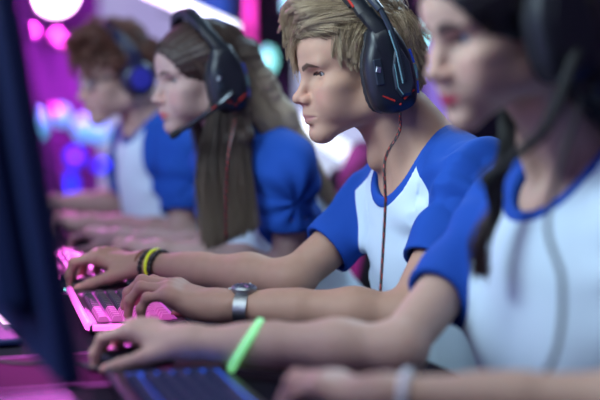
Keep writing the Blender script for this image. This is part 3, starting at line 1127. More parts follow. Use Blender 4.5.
def near_hair(B):
    h = B.h

    def locks(S):
        s = 1
        pts = [(-20, s * 70, 60), (-46, s * 82, 0), (-62, s * 84, -60), (-90, s * 80, -110)]
        for a, b in zip(pts[:-1], pts[1:]):
            S.cone(h.w(a), h.w(b), .034, .03, .02)
        for yy in (-45, 0, 45):
            pts = [(-80, yy, 50), (-104, yy, -20), (-120, yy, -90), (-150, yy, -190), (-160, yy, -270)]
            for a, b in zip(pts[:-1], pts[1:]):
                S.cone(h.w(a), h.w(b), .046, .034, .02)
    V, Q, tone = cap(B, h, 10, HAIR_DARK, face=((104, 0, 6), (66, 70, 76)), low=(40, 0, .55), locks=locks, amp=.0012, res=.005)
    o = add('hair', V, Q, HAIR_DARK, B.o, attrs=dict(tone=tone, tip=tone * 0))
    tag(o, 'long dark wavy hair with one curled lock over the far shoulder')
    sets = []
    for s in (1, -1):
        sets.append(curtain(h, [(84, s * 4, 100), (66, s * 48, 88), (28, s * 76, 45), (-6, s * 86, -10), (-30, s * 88, -60), (-70, s * 84, -110)],
                            [(0, s * 3, 140), (-60, s * 40, 118), (-104, s * 46, 40), (-126, s * 50, -60), (-150, s * 54, -170), (-170, s * 56, -260)], 1300, thick=7, wave=9))
    # curled lock falling in front of the far shoulder
    k0 = [h.w((-30, -66, -30)), at(500, 150, 1.74), at(487, 180, 1.735), at(492, 210, 1.735), at(476, 240, 1.735), at(480, 272, 1.74)]
    k1 = [h.w((-40, -60, -40)), at(512, 150, 1.74), at(500, 182, 1.735), at(499, 212, 1.735), at(486, 242, 1.735), at(482, 275, 1.74)]
    Pl, tl = curtain(h, k0, k1, 130, thick=.004, wave=.004)
    P = np.concatenate([s[0] for s in sets]); tone = np.concatenate([s[1] for s in sets])
    P = np.concatenate([h.w(P), Pl]); tone = np.concatenate([tone, tl])

    def tipf(V):
        return np.clip((.98 - V[:, 2]) / .12, 0, 1)
    hair_obj('strand', B, h, P, tone, .0011, .0006, HAIR_DARK, tipf, local=False).parent = o
    o.children[0]['kind'] = 'stuff'


boy_hair(BOY); far_hair(FAR); long_hair(LONG); near_hair(NEAR)
# ------------------------------------------------------------------ headsets
BLK = plain('headset_black', (.012, .014, .022), .38, spec=.5)
DGR = plain('headset_graphite', (.022, .032, .048), .32)
PAD = plain('headset_leatherette', (.014, .014, .02), .62, bump=.4, nscale=160)
RED = plain('headset_red', (.55, .03, .02), .4)
SIL = plain('brushed_silver', (.55, .57, .62), .28, 1.0)
BLU = plain('painted_blue_reflection', (.03, .10, .65), .12, coat=1.0)  # blue light reflected on the cup rim, put in as colour
TEAL = plain('pale_teal_trim', (.16, .34, .38), .25, coat=.6)
CORD = plain('black_cord', (.02, .016, .02), .6)
FOAM = plain('microphone_foam', (.012, .012, .015), .95)


def ring_outline(pts, n=56):
    P = np.array(pts, float); k = len(P)
    out = []
    for t in np.arange(n) / n * k:
        i = int(t); u = t - i
        p0, p1, p2, p3 = P[(i - 1) % k], P[i % k], P[(i + 1) % k], P[(i + 2) % k]
        out.append(.5 * ((2 * p1) + (-p0 + p2) * u + (2 * p0 - 5 * p1 + 4 * p2 - p3) * u * u + (-p0 + 3 * p1 - 3 * p2 + p3) * u ** 3))
    return np.array(out)


CUP = ring_outline([(-32, -60), (0, -67), (31, -60), (42, -40), (44.5, -8), (42, 22), (31, 50), (20, 72), (-12, 76), (-27, 58), (-40, 28), (-45, -5), (-43, -38)]) * np.array([.92, 1.0])
ROUND = ring_outline([(44 * math.cos(a), 46 * math.sin(a)) for a in np.arange(12) / 12 * 2 * PI])


def band_loft(mb, path, wid, thick, m=0, n=12):
    """strip with a rounded section; wid runs fore and aft, thick outwards"""
    path = [np.asarray(p, float) for p in path]
    rings = []
    k = len(path)
    for i, p in enumerate(path):
        t = unit(path[min(i + 1, k - 1)] - path[max(i - 1, 0)])
        w = V3(1, 0, 0); w = unit(w - t * np.dot(w, t)); nn = np.cross(t, w)
        W = wid[i] if hasattr(wid, '__len__') else wid
        T = thick[i] if hasattr(thick, '__len__') else thick
        r = []
        for j in range(n):
            a = 2 * PI * j / n
            c, s_ = math.cos(a), math.sin(a)
            r.append(p + w * W / 2 * np.sign(c) * abs(c) ** .5 + nn * T / 2 * np.sign(s_) * abs(s_) ** .5)
        rings.append(r)
    mb.loft(rings, m)


def headset(B, label, mic, outline=CUP, fancy=True, cupmat=None, cx=-12, cz=5, padmat=None, tilt=26, badge=None):
    h = B.h
    Mx = np.eye(4); Mx[:3, :3] = (h.R * h.s).T; Mx[:3, 3] = h.H
    root = empty('gaming_headset', h.H)
    tag(root, label, 'headset', 'headsets worn by the players')

    def bld(mb, name, mats, parent=None, sharp=.6):
        V = np.array(mb.V) @ Mx[:3, :3].T + Mx[:3, 3]
        return add(name, V, mb.F, mats, parent or root, smooth=True, midx=mb.M, sharp=sharp)
    cupmat = cupmat or BLK
    gap = 3
    # headband: over the crown, raked forwards
    arc = []
    yk, zk = 104, 74
    for a in np.linspace(-1, 1, 33):
        th = a * math.radians(112)
        y = math.sin(th) * 104; z = 56 + math.cos(th) * 104
        arc.append(V3(cx + 4 + tilt * min(1, max(0, (z - 40) / 110)), y, z))
    mid = [p for p in arc if p[2] > 96]
    mb = MB(); band_loft(mb, mid, 26, 13); bld(mb, 'headband', [cupmat])
    mb = MB(); band_loft(mb, [lerp(p, V3(p[0], 0, 56), .075) for p in mid[2:-2]], 26, 10); bld(mb, 'headband_pad', [padmat or PAD])
    if mic == 'up':
        mb = MB(); band_loft(mb, [p + V3(12.5, 0, 0) + unit(p - V3(p[0], 0, 56)) * 3.5 for p in mid[1:-1]], 3, 4); bld(mb, 'trim_stripe', [RED])
    for s in (1, -1):
        def lay(ol, y, sc_, dx=0, dz=0): return [V3(cx + dx + p[0] * sc_, s * y, cz + dz + p[1] * sc_) for p in ol]

        def orient(rings): return rings if s < 0 else [r[::-1] for r in rings]
        mb = MB()
        mb.loft(orient([lay(outline, 92, .97), lay(outline, 95, 1.0), lay(outline, 108, 1.0), lay(outline, 114, .975), lay(outline, 121, .86), lay(outline, 124, .74), lay(outline, 124.5, .4)]))
        cup = bld(mb, 'ear_cup', [cupmat], sharp=.5)
        mb = MB()
        pl = np.array([p * (1 + .016 * (i % 2)) for i, p in enumerate(outline)])
        mb.loft(orient([lay(pl, 75, .80), lay(pl, 76, .92), lay(pl, 80, .985), lay(pl, 86, .99), lay(pl, 91, .95), lay(pl, 93, .9)]))
        bld(mb, 'ear_cushion', [padmat or PAD], cup)
        # yoke arm from cup to band
        e = [p for p in arc if p[2] > 96][-1 if s > 0 else 0]
        mb = MB(); band_loft(mb, [V3(cx + 2, s * 112, cz + 40), V3(cx + 3, s * 113, cz + 66), lerp(V3(cx + 3, s * 112, cz + 66), e + V3(0, s * 3, 0), .6), e + V3(0, s * 2, 3)], [44, 31, 27, 27], [14, 14, 13, 14])
        bld(mb, 'yoke', [cupmat], cup)
        if not fancy:
            mb = MB(); mb.loft(orient([lay(outline, 123.5, .62), lay(outline, 126.5, .6), lay(outline, 127, .5)])); bld(mb, 'cup_badge', [badge or cupmat], cup)
            continue
        # window plate towards the face, chevrons, dot, blue reflection on the rear rim as coloured strips
        mb = MB(); mb.box((cx + 24, s * 123.5, cz + 4), (7, 2.4, 21), m=0, bev=1.5)
        mb.box((cx + 25, s * 125.8, cz + 8), (4, 1.4, 4.5), R=[[.94, 0, .34], [0, 1, 0], [-.34, 0, .94]], m=1, bev=.6)
        bld(mb, 'window_plate', [DGR, SIL], cup)
        for (x0, z0, x1, z1) in ((25, -34, 6, -46), (-10, -46, -30, -34)):
            a, b = V3(cx + x0, s * (122.5 if x0 > 0 else 124), cz + z0), V3(cx + x1, s * (124 if x0 > 0 else 122.5), cz + z1)
            mb = MB(); mb.tube([a, b], 2.0, 6); bld(mb, 'red_chevron', [RED], cup)
        mb = MB(); mb.sphere((cx - 3, s * 122.5, cz - 53), 2.2, 6); bld(mb, 'red_dot', [RED], cup)
        for (z0, z1) in ((-42, -22), (-19, 4), (7, 30)):
            zz_ = np.linspace(z0, z1, 6)
            ox = np.interp(zz_, [-42, -5, 30], [-41.5, -45.5, -39.5])
            mb = MB(); mb.tube([V3(cx + a + 1, s * 104, cz + b) for a, b in zip(ox, zz_)], 4.2, 8, flat=(1, 1.9))
            bld(mb, 'side_panel', [BLU if z0 != -19 else TEAL], cup)
    # microphone on the left cup
    if mic == 'up':
        hexo = [(-8, -40), (8, -40), (16, -26), (16, 6), (7, 34), (-5, 36), (-15, 12), (-16, -24)]
        mb = MB()
        mb.loft([[V3(cx - 14 + p[0] * k, y, cz - 2 + p[1] * k) for p in hexo][::-1] for (y, k) in ((121, 1), (127, 1), (129.5, .88))])
        piv = bld(mb, 'microphone_pivot', [DGR], sharp=.3)
        mb = MB(); mb.tube([V3(cx - 14, 131, cz - 16), V3(cx - 11, 132, cz + 30), V3(cx - 6, 127, cz + 70), V3(cx + 1, 117, cz + 104)], [3.2, 5.2, 5.2, 4.6], 8)
        bld(mb, 'boom_arm', [DGR], piv)
        mb = MB(); mb.tube([V3(cx - 8.5, 135.5, cz - 20), V3(cx - 6, 136.5, cz + 30), V3(cx - 2, 131.5, cz + 66)], 1.3, 6)
        mb.tube([V3(cx - 2, 130, cz + 12), V3(cx - 2, 129.5, cz - 26), V3(cx - 8, 129.5, cz - 38)], .9, 6)
        bld(mb, 'trim_line', [TEAL], piv)
        mb = MB(); mb.tube([V3(cx + 1, 118, cz + 100), V3(cx + 9, 104, cz + 122), V3(cx + 14, 90, cz + 134)], [6, 7.5, 6.5], 10)
        t = bld(mb, 'microphone', [DGR], piv)
        mb = MB(); mb.box((cx + 9, 111, cz + 123), (2.2, 1.6, 4), m=0, bev=.5); bld(mb, 'red_mark', [RED], t)
    elif mic:
        pts = catmull(mic, 14)
        mb = MB(); mb.tube([(h.l(p)) for p in pts], np.linspace(5.6, 4.0, 14) * (1.3 if fancy else 1.4), 10)
        BM = BLK if fancy else FOAM
        piv = bld(mb, 'boom_arm', [BM])
        p0, p1 = h.l(pts[-1]), h.l(pts[-2])
        d = unit(p0 - p1)
        mb = MB(); mb.tube([p0 - d * 4, p0 + d * 3, p0 + d * 15, p0 + d * 24, p0 + d * 26], np.array([4, 7, 8.2, 6.5, 2]) * (1 if fancy else 1.5), 12)
        bld(mb, 'microphone', [FOAM], piv)
        if fancy:
            mb = MB(); mb.tube([h.l(p) + V3(0, 5, 2) for p in pts[2:7]], 1.3, 6); bld(mb, 'red_line', [RED], piv)
    return root


def cable(root, pts, r, mats, braid=True):
    P = catmull(pts, 60)
    mb = MB(); mb.tube(P, r, 10)
    M = []
    n = 10
    for i in range(59):
        for j in range(n):
            M.append(1 if braid and ((j + i * 2) % 5 == 0) else 0)
    M += [0, 0]
    o = add('cable', np.array(mb.V), mb.F, mats, root, smooth=True, midx=M)
    return o


hb = headset(BOY, 'black and red headset with its microphone folded up on fair-haired man', 'up')
b0 = BOY.h.w((-14, 116, -62))
cable(hb, [b0, b0 + V3(-.001, 0, -.03), at(385, 160, 2.18), at(385.5, 200, 2.17), at(383, 250, 2.17), at(380, 300, 2.15), at(379, 345, 2.16)], .0024, [CORD, RED])
h3 = headset(LONG, 'black headset with boom microphone lowered to the long-haired woman\'s chin',
             [LONG.h.w((-8, 124, -22)), at(214, 108, 2.725), at(196, 121, 2.735), at(180, 131, 2.75)])
b0 = LONG.h.w((-14, 116, -60))
cable(h3, [b0, b0 + V3(0, 0, -.02), at(229, 150, 2.69), at(226, 190, 2.70), at(226, 240, 2.72)], .0024, [CORD, RED])
h1 = headset(NEAR, 'black headset on the dark-haired woman nearest the camera',
             [NEAR.h.w((-10, 124, -26)), at(548, 124, 1.50), at(520, 152, 1.52), at(497, 172, 1.55)], fancy=False, cupmat=plain('headset_matt_black', (.008, .009, .016), .5))
b0 = NEAR.h.w((-16, 112, -60))
cable(h1, [b0, b0 + V3(0, 0, -.03), at(548, 215, 1.53), at(562, 280, 1.52), at(558, 345, 1.50), at(535, 392, 1.46)], .003, [CORD, CORD])
h4 = headset(FAR, 'dark blue round-cupped headset on the man wearing glasses', None, outline=ROUND, fancy=False,
             cupmat=plain('headset_navy', (.012, .012, .05), .35, coat=.3), badge=plain('badge_indigo', (.04, .04, .40), .3))

# ------------------------------------------------------------------ glasses on the far man
def glasses(B):
    h = B.h
    root = tag(empty('eyeglasses', h.w((92, 0, 20))), 'thin dark-rimmed eyeglasses on the far man\'s face', 'glasses')
    FR = plain('spectacle_frame', (.03, .02, .03), .3)
    GL, nt, b = new_mat('spectacle_lens')
    b.inputs['Base Color'].default_value = (.75, .85, .95, 1); b.inputs['Roughness'].default_value = .04; b.inputs['Alpha'].default_value = .14
    for s in (1, -1):
        c = V3(97, s * 33, 17)
        ring = [h.w(c + V3(-abs(math.cos(a)) * 2.0, 25 * math.cos(a), 18 * math.sin(a))) for a in np.linspace(0, 2 * PI, 33)[:-1]]
        mb = MB(); mb.tube(ring, .0024, 8, closed=True)
        rim = mb.build('rim', [FR], root, sharp=1)
        mb = MB(); mb.loft([[p + h.R[0] * .0006 for p in ring], [p - h.R[0] * .0006 for p in ring]]); mb.build('lens', [GL], rim)
        mb = MB(); mb.tube([h.w(c + V3(-2, s * 25, 6)), h.w((70, s * 68, 22)), h.w((20, s * 77, 20)), h.w((-8, s * 77, 14))], .0022, 8)
        mb.build('temple_arm', [FR], root, sharp=1)
    mb = MB(); mb.tube([h.w((97, 8, 19)), h.w((100, 0, 22)), h.w((97, -8, 19))], .0016, 8); mb.build('bridge', [FR], root, sharp=1)


glasses(FAR)
# ------------------------------------------------------------------ room
WALL = plain('wall_paint', (.30, .26, .44), .7, noise=.06, nscale=3)
CEIL = plain('ceiling_dark', (.03, .03, .05), .9)
FLR = plain('floor_vinyl', (.03, .03, .045), .35, noise=.3, nscale=8)
TRIM = plain('trim_dark', (.02, .02, .03), .5)
DARKM = plain('black_metal', (.012, .012, .018), .45, .3)


def slab(name, lo, hi, mat, kind='structure'):
    lo, hi = np.array(lo, float), np.array(hi, float)
    mb = MB(); mb.box((lo + hi) / 2, (hi - lo) / 2)
    o = mb.build(name, [mat]); o['kind'] = kind
    return o


X0, X1, Y0, Y1, ZT = -1.6, 5.4, -.7, 7.2, 3.1
slab('floor', (X0, Y0, -.1), (X1, Y1, 0), FLR)
slab('ceiling', (X0, Y0, ZT), (X1, Y1, ZT + .1), CEIL)
slab('wall_back', (X0, Y1, 0), (X1, Y1 + .1, ZT), WALL)
slab('wall_left', (X0 - .1, Y0, 0), (X0, Y1, ZT), WALL)
slab('wall_right', (X1, Y0, 0), (X1 + .1, Y1, ZT), WALL)
slab('wall_front', (X0, Y0 - .1, 0), (X1, Y0, ZT), WALL)
slab('baseboard_back', (X0, Y1 - .02, 0), (X1, Y1, .1), TRIM)
slab('baseboard_right', (X1 - .02, Y0, 0), (X1, Y1, .1), TRIM)


def glow(name, col, e, base=None):
    return plain(name, base or tuple(min(1, c) for c in col), .4, emit=col, estr=e)


def lamp_point(col, e, loc, size=.05):
    l = bpy.data.lights.new('bulb', 'POINT'); l.energy = e; l.color = col; l.shadow_soft_size = size
    o = bpy.data.objects.new('bulb', l); COL.objects.link(o); o.location = loc
    return o


def lamp_area(name, loc, tgt, sx, sy, e, col, spread=None):
    l = bpy.data.lights.new(name, 'AREA'); l.shape = 'RECTANGLE'; l.size = sx; l.size_y = sy; l.energy = e; l.color = col
    if spread: l.spread = math.radians(spread)
    o = bpy.data.objects.new(name, l); COL.objects.link(o); o.location = loc
    o.rotation_euler = (Vector(tgt) - Vector(loc)).to_track_quat('-Z', 'Y').to_euler()
    return o


def tube_lamp(p0, p1, r, mat, label, yw=7.0, group='glowing tube lights on the back wall'):
    root = tag(empty('tube_light', lerp(p0, p1, .5)), label, 'tube light', group)
    d = unit(np.array(p1) - p0)
    mb = MB(); mb.cyl(p0, p1, r, 16); mb.build('tube', [mat], root, sharp=.6)
    for a, b in ((p0, p0 - d * .05), (p1, p1 + d * .05)):
        mb = MB(); mb.cyl(a, b, r * 1.25, 16); mb.build('end_cap', [DARKM], root, sharp=.6)
    mb = MB(); off = V3(0, r * 1.6, 0)
    mb.tube([p0 + off, p1 + off], r * .8, 6); mb.build('batten', [DARKM], root)
    mb = MB(); q = lerp(p0, p1, .5); mb.cyl(q + off, (q[0], yw, q[2]), .012, 8); mb.build('wall_bracket', [DARKM], root)
    return root


W_HOT = glow('tube_white', (.80, .92, 1.0), 4)
W_MAG = glow('strip_magenta', (.85, .06, .50), 1.1)
M_HOT = glow('spot_face', (1.0, .62, 1.0), 12)

YB = 6.6
tube_lamp(on_y(136, -15, YB), on_y(236, 30, YB), .022, W_HOT, 'bright white slanted tube light above the long-haired woman\'s head', 7.05)
tube_lamp(on_y(276, 110, YB), on_y(352, 156, YB), .032, glow('tube_soft_white', (.80, .92, 1.0), 2.2), 'white slanted tube light showing in front of the fair-haired man\'s chin', 6.95)

# wall panels and pillar
def panel(p0, p1, y, mat, name, label, cat, depth=.06, frame=None):
    """upright panel between two pixels' rays on the plane y"""
    a, b = on_y(*p0, y), on_y(*p1, y)
    lo, hi = np.minimum(a, b), np.maximum(a, b)
    root = tag(empty(name, (lo + hi) / 2), label, cat)
    mb = MB(); mb.box(((lo[0] + hi[0]) / 2, y + depth / 2, (lo[2] + hi[2]) / 2), ((hi[0] - lo[0]) / 2, depth / 2, (hi[2] - lo[2]) / 2), bev=.008)
    mb.build('face', [mat], root)
    z0 = 0.0 if lo[2] < 1.0 else lo[2] - .004
    mb = MB(); mb.box(((lo[0] + hi[0]) / 2, (y + depth + Y1 - .025) / 2, (z0 + hi[2] + .004) / 2), ((hi[0] - lo[0]) / 2, (Y1 - .025 - y - depth) / 2, (hi[2] + .004 - z0) / 2))
    mb.build('backing', [DARKM], root)
    return root


def grad_mat(name, c0, c1, e, axis='X', scale=1.0, noise=.3):
    """screen picture and wall glow: two colours in soft clouds"""
    m, nt, b = new_mat(name)
    tc = N(nt, 'ShaderNodeTexCoord'); nz = N(nt, 'ShaderNodeTexNoise'); nz.inputs['Scale'].default_value = scale
    nt.links.new(tc.outputs['Object'], nz.inputs['Vector'])
    mr = N(nt, 'ShaderNodeMapRange'); mr.inputs[1].default_value = .38; mr.inputs[2].default_value = .62
    nt.links.new(nz.outputs['Fac'], mr.inputs[0])
    mx = N(nt, 'ShaderNodeMix', data_type='RGBA'); mx.inputs[6].default_value = (*c0, 1); mx.inputs[7].default_value = (*c1, 1)
    nt.links.new(mr.outputs[0], mx.inputs[0]); nt.links.new(mx.outputs[2], b.inputs['Emission Color'])
    b.inputs['Emission Strength'].default_value = e; b.inputs['Base Color'].default_value = (.02, .02, .02, 1); b.inputs['Roughness'].default_value = .3
    return m


panel((196, -60), (229, 40), 6.95, grad_mat('screen_blue', (.02, .07, .55), (.03, .14, .75), .8), 'glow_panel', 'deep blue lit panel above the long-haired woman', 'light panel')
panel((101, -30), (194, 190), 7.05, grad_mat('wall_glow_lilac', (.36, .34, .72), (.55, .56, .88), .75), 'glow_panel', 'lilac wall light put in as a glowing panel behind the man with glasses and the long-haired woman', 'light panel')  # light on the lilac wall put in as panel glow
panel((262, 42), (404, 240), 6.95, grad_mat('wall_glow_lavender', (.52, .54, .90), (.66, .76, 1.0), .95), 'glow_panel', 'large pale lavender wall light put in as a glowing panel behind the fair-haired man', 'light panel')  # the lit lavender wall, its light put into emission
panel((421, 38), (480, 240), 6.9, grad_mat('screen_violet', (.26, .13, .72), (.40, .34, .85), .85), 'glow_panel', 'violet lit panel between the fair-haired man and the nearest woman', 'light panel')
panel((249, -60), (254.5, 62), 6.6, W_MAG, 'strip_light', 'upright magenta strip light beside the dark pillar', 'strip light', .05)
a, b = on_y(257, 0, 6.7), on_y(296, 0, 6.7)
slab('trim_1', (a[0], 6.7, 0), (b[0], 6.9, ZT), plain('pillar_purple_black', (.022, .016, .04), .5))
a, b = on_y(402, 0, 6.7), on_y(424, 0, 6.7)
slab('trim_2', (a[0], 6.7, 0), (b[0], 6.88, ZT), bpy.data.materials['pillar_purple_black'])
a, b = on_y(470, 0, 6.6), on_y(640, 0, 6.6)
slab('trim_3', (a[0], 6.6, 0), (b[0], 6.75, ZT), plain('drape_navy', (.008, .010, .03), .8))
a, b = on_y(-40, 0, 7.0), on_y(98, 0, 7.0)
slab('trim_4', (a[0], 7.0, 0), (b[0], 7.12, ZT), plain('drape_plum', (.17, .05, .32), .8, noise=.1, nscale=4))


# stage spots: bulbs seen as soft discs
def bulb_lamp(px, py, y, r, mat, label, group=None, cat='lamp', stretch=1.0):
    c = on_y(px, py, y)
    root = tag(empty('stage_lamp', c), label, cat, group)
    mb = MB(); mb.sphere(c, (r, r, r * stretch), 10); mb.build('bulb', [mat], root, sharp=1)
    mb = MB(); mb.loft([[c + V3(rr * math.cos(t), yy, rr * math.sin(t) * stretch) for t in np.linspace(0, 2 * PI, 21)[:-1]] for yy, rr in ((0.0, r * 1.12), (r * 1.2, r * 1.05), (r * 2.0, r * .6), (r * 2.2, r * .25))])
    mb.build('housing', [DARKM], root, sharp=.6)
    mb = MB(); yw = 7.0 if px < 97 else (7.05 if px < 194 else (6.7 if px < 500 else 6.6)); mb.cyl(c + V3(0, min(r * 2.2, yw - y - .01), 0), (c[0], yw, c[2]), .008, 8); mb.build('wall_bracket', [DARKM], root)
    return root


bulb_lamp(55, -8, 6.5, .10, M_HOT, 'large white-hot magenta spotlight at the upper left')
lamp_point((1.0, .12, .85), 110, on_y(55, -14, 6.25) , .12)
TEALB = glow('lamp_teal', (.25, .85, .80), 2.2)
bulb_lamp(291, 4, 6.3, .035, TEALB, 'teal lamp at the top edge, above the pillar', stretch=1.7)
bulb_lamp(268, 60, 6.3, .035, TEALB, 'teal lamp glowing at the foot of the magenta strip', stretch=1.7)
tube_lamp(on_y(420, 52, 6.45), on_y(432, 22, 6.45), .028, glow('tube_cyan', (.30, .85, .85), 2.0), 'short cyan tube light right of the fair-haired man\'s headset', 6.9)
CY = glow('lamp_ice_blue', (.18, .52, 1.0), 1.0); BL = glow('lamp_deep_blue', (.02, .03, 1.0), 1.6); MG = glow('lamp_magenta', (.8, .05, .7), 2.4)
for i, (px, py, m, r, st, lb) in enumerate((
        (36, 124, CY, .055, 1.3, 'ice blue lamp left of the glasses-wearing man, leftmost of its row'),
        (62, 116, CY, .04, 1.2, 'ice blue lamp just left of the glasses-wearing man\'s chin'),
        (84, 128, CY, .05, 1.2, 'ice blue lamp below the glasses-wearing man\'s nose'),
        (100, 132, CY, .045, 1.2, 'ice blue lamp under the glasses-wearing man\'s chin'),
        (75, 157, MG, .011, 1, 'small magenta lamp in a deep blue halo'),
        (103, 166, BL, .05, .6, 'deep blue oval lamp in front of the far man\'s chest'),
        (71, 188, BL, .035, 2.2, 'tall deep blue lamp low behind the far man\'s hands'),
        (54, 110, MG, .022, 1, 'small magenta lamp over the ice blue row'),
        (32, 31, glow('lamp_pink', (1, .25, .85), .55), .02, 1, 'small pink lamp left below the big spotlight'),
        (57, 36, bpy.data.materials['lamp_pink'], .022, 1, 'small pink lamp directly below the big spotlight'),
        (64, 43, bpy.data.materials['lamp_pink'], .02, 1, 'small pink lamp lowest below the big spotlight'),
        (597, 86, BL, .04, 1.4, 'deep blue lamp at the right edge of the room'),
        (600, 20, TEALB, .04, 1.4, 'teal lamp at the upper right corner'))):
    bulb_lamp(px, py, 6.4 if m is not MG else 6.3, r, m, lb, stretch=st)
# blue ring around the small magenta lamp
c = on_y(75, 157, 6.38)
mb = MB(); mb.tube([c + .030 * V3(math.cos(t), 0, math.sin(t)) for t in np.linspace(0, 2 * PI, 33)[:-1]], .014, 8, closed=True)
tag(mb.build('ring_light', [BL], sharp=1), 'deep blue ring light around a small magenta lamp', 'ring light')
# big magenta wash fixture hung higher on the back wall
panel((36, -210), (128, -92), 6.55, glow('wash_magenta', (1.0, .12, .75), 1.5), 'wash_light', 'wide magenta wash light hung high at the back', 'wash light', .10)

# unseen softboxes added to light the row
def added_softbox(loc, tgt, sx, sy, e, col, label):
    loc = np.array(loc, float); tgt = np.array(tgt, float)
    root = tag(empty('added_softbox', loc), label, 'added lamp', 'unseen soft lamps added over the row of players')
    d = unit(tgt - loc); a = unit(np.cross(d, V3(0, 0, 1))) ; b = np.cross(a, d)
    mb = MB(); mb.box(loc - d * .06, (sx / 2, sy / 2, .04), R=np.stack([a, b, d]), bev=.02); mb.build('housing', [DARKM], root)
    mb = MB(); mb.cyl(loc - d * .06, (loc[0], loc[1], ZT), .015, 8); mb.build('drop_rod', [DARKM], root)
    lamp_area('soft_lamp', loc, tgt, sx, sy, e, col)


added_softbox((-1.0, 1.9, 2.1), (.85, 2.1, 1.0), 1.1, .7, 54, (.68, .91, 1.0), 'unseen cool white softbox added ahead of the players')
added_softbox((.15, 1.25, 2.55), (.75, 1.95, .9), 1.1, .8, 20, (.78, .93, 1.0), 'unseen cool white softbox added over the desk nearest the camera')
added_softbox((2.3, 3.6, 2.6), (.95, 2.3, 1.1), 1.2, .7, 50, (.55, .80, 1.0), 'unseen blue-white softbox added behind the players')
added_softbox((.3, 4.9, 2.5), (.7, 2.6, .9), 1.0, .6, 14, (1.0, .25, .85), 'unseen magenta softbox added over the far end of the desk')
w = bpy.data.worlds.new('room_air'); sc.world = w; w.use_nodes = True
w.node_tree.nodes['Background'].inputs[0].default_value = (.05, .05, .08, 1)
# ------------------------------------------------------------------ desk
DESKM = plain('desk_black_laminate', (.012, .010, .018), .85, spec=.05, bump=.1, nscale=300)
ZD = .745
root = tag(empty('long_desk', (.47, 2.5, 0)), 'long glossy black gaming desk running under all the keyboards', 'desk')
mb = MB(); mb.box((.46, 2.5, ZD - .015), (.36, 2.1, .015), bev=.004); mb.build('desktop', [DESKM], root)
for y in (.6, 1.86, 3.14, 4.4):
    mb = MB(); mb.box((.46, y, ZD / 2 - .015), (.30, .02, ZD / 2 - .015)); mb.build('leg_panel', [DARKM], root)
mb = MB(); mb.box((.14, 2.5, .52), (.012, 1.9, .2)); mb.build('modesty_panel', [DARKM], root)

# ------------------------------------------------------------------ keyboards
KB = plain('keyboard_body', (.014, .014, .02), .38)
PINKG = glow('backlight_pink', (1.0, .16, .78), 1.6)
BLUEG = glow('backlight_blue', (.03, .16, 1.0), .06)
BLUEL = glow('legend_blue', (.02, .20, 1.0), 8.0)
RINGB = glow('ring_blue', (.02, .12, .8), .8)


def key_mat(name, base, glow_, e, rough=.3):
    return plain(name, base, rough, emit=glow_, estr=e, spec=.25)


def shared(name, mb_build):
    o = mb_build(); me = o.data; bpy.data.objects.remove(o); return me


def key_mesh(w, d, h, name, legend=None):
    mb = MB()
    def rr(sx, sy, z, r=.0018):
        pts = []
        for cx_, cy_, a0 in ((sx - r, sy - r, 0), (-sx + r, sy - r, 90), (-sx + r, -sy + r, 180), (sx - r, -sy + r, 270)):
            for k in range(3):
                a = math.radians(a0 + k * 45); pts.append(V3(cx_ + r * math.cos(a), cy_ + r * math.sin(a), z))
        return pts
    mb.loft([rr(w / 2, d / 2, 0), rr(w / 2, d / 2, h * .35), rr(w / 2 - .0022, d / 2 - .002, h - .001), rr(w / 2 - .0032, d / 2 - .003, h)])
    if legend: mb.box((0, .001, h), (.0042, .0036, .0003), m=1)
    o = mb.build(name, [KB, KB], local=True)
    me = o.data; bpy.data.objects.remove(o)
    return me


KEYROWS = []
u = .0192
rowsdef = [[1] * 13 + [0] + [1] * 2, [1] * 13 + [2] + [1] * 1, [1.5] + [1] * 12 + [1.5] + [1], [1.75] + [1] * 11 + [2.25] + [1], [2.25] + [1] * 10 + [1.75, 1, 1], [1.25, 1.25, 1.25, 6.25, 1.25, 1.25, 1.25, 1, 1]]
MESHES = {}


def keyboard(loc, rz, label, keymat, bottom, strip=None, rows_=rowsdef, zone=None, legend=None):
    """local x runs along the rows to the typist's right, local y away from the typist"""
    root = tag(empty('keyboard', loc, rz), label, 'keyboard', 'keyboards on the long desk')
    W, D = .44, .155
    mb = MB(); mb.box((0, 0, .008), (W / 2, D / 2, .008), bev=.004); mb.build('case', [KB], root, local=True)
    mb = MB(); mb.box((-.03, -.002, .0165), (.165, D / 2 - .018, .0008)); mb.build('backlight_plate', [bottom], root, local=True)
    if strip:
        mb = MB(); mb.tube([(-W / 2 + .01, D / 2 + .001, .012), (W / 2 - .01, D / 2 + .001, .012)], .006, 8, flat=(1, 1.2))
        mb.tube([(-W / 2 - .001, D / 2 - .004, .012), (-W / 2 - .001, D / 2 - .06, .012)], .005, 8)
        mb.build('light_strip', [strip], root, local=True, sharp=1)
    for r, row in enumerate(rows_):
        x = -W / 2 + .016
        y = D / 2 - .022 - r * u - (.003 if r else 0)
        for w in row:
            if w == 0: x += .5 * u; continue
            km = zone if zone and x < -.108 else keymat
            key = (w, id(km))
            if key not in MESHES:
                me = key_mesh(w * u - .0028, u - .0028, .0085, 'key', legend); me.materials.clear(); me.materials.append(km); MESHES[key] = me
                if legend: me.materials.append(legend)
            o = bpy.data.objects.new('key', MESHES[key]); COL.objects.link(o); o.parent = root
            o.location = (x + w * u / 2, y, .0172)
            x += w * u
    return root


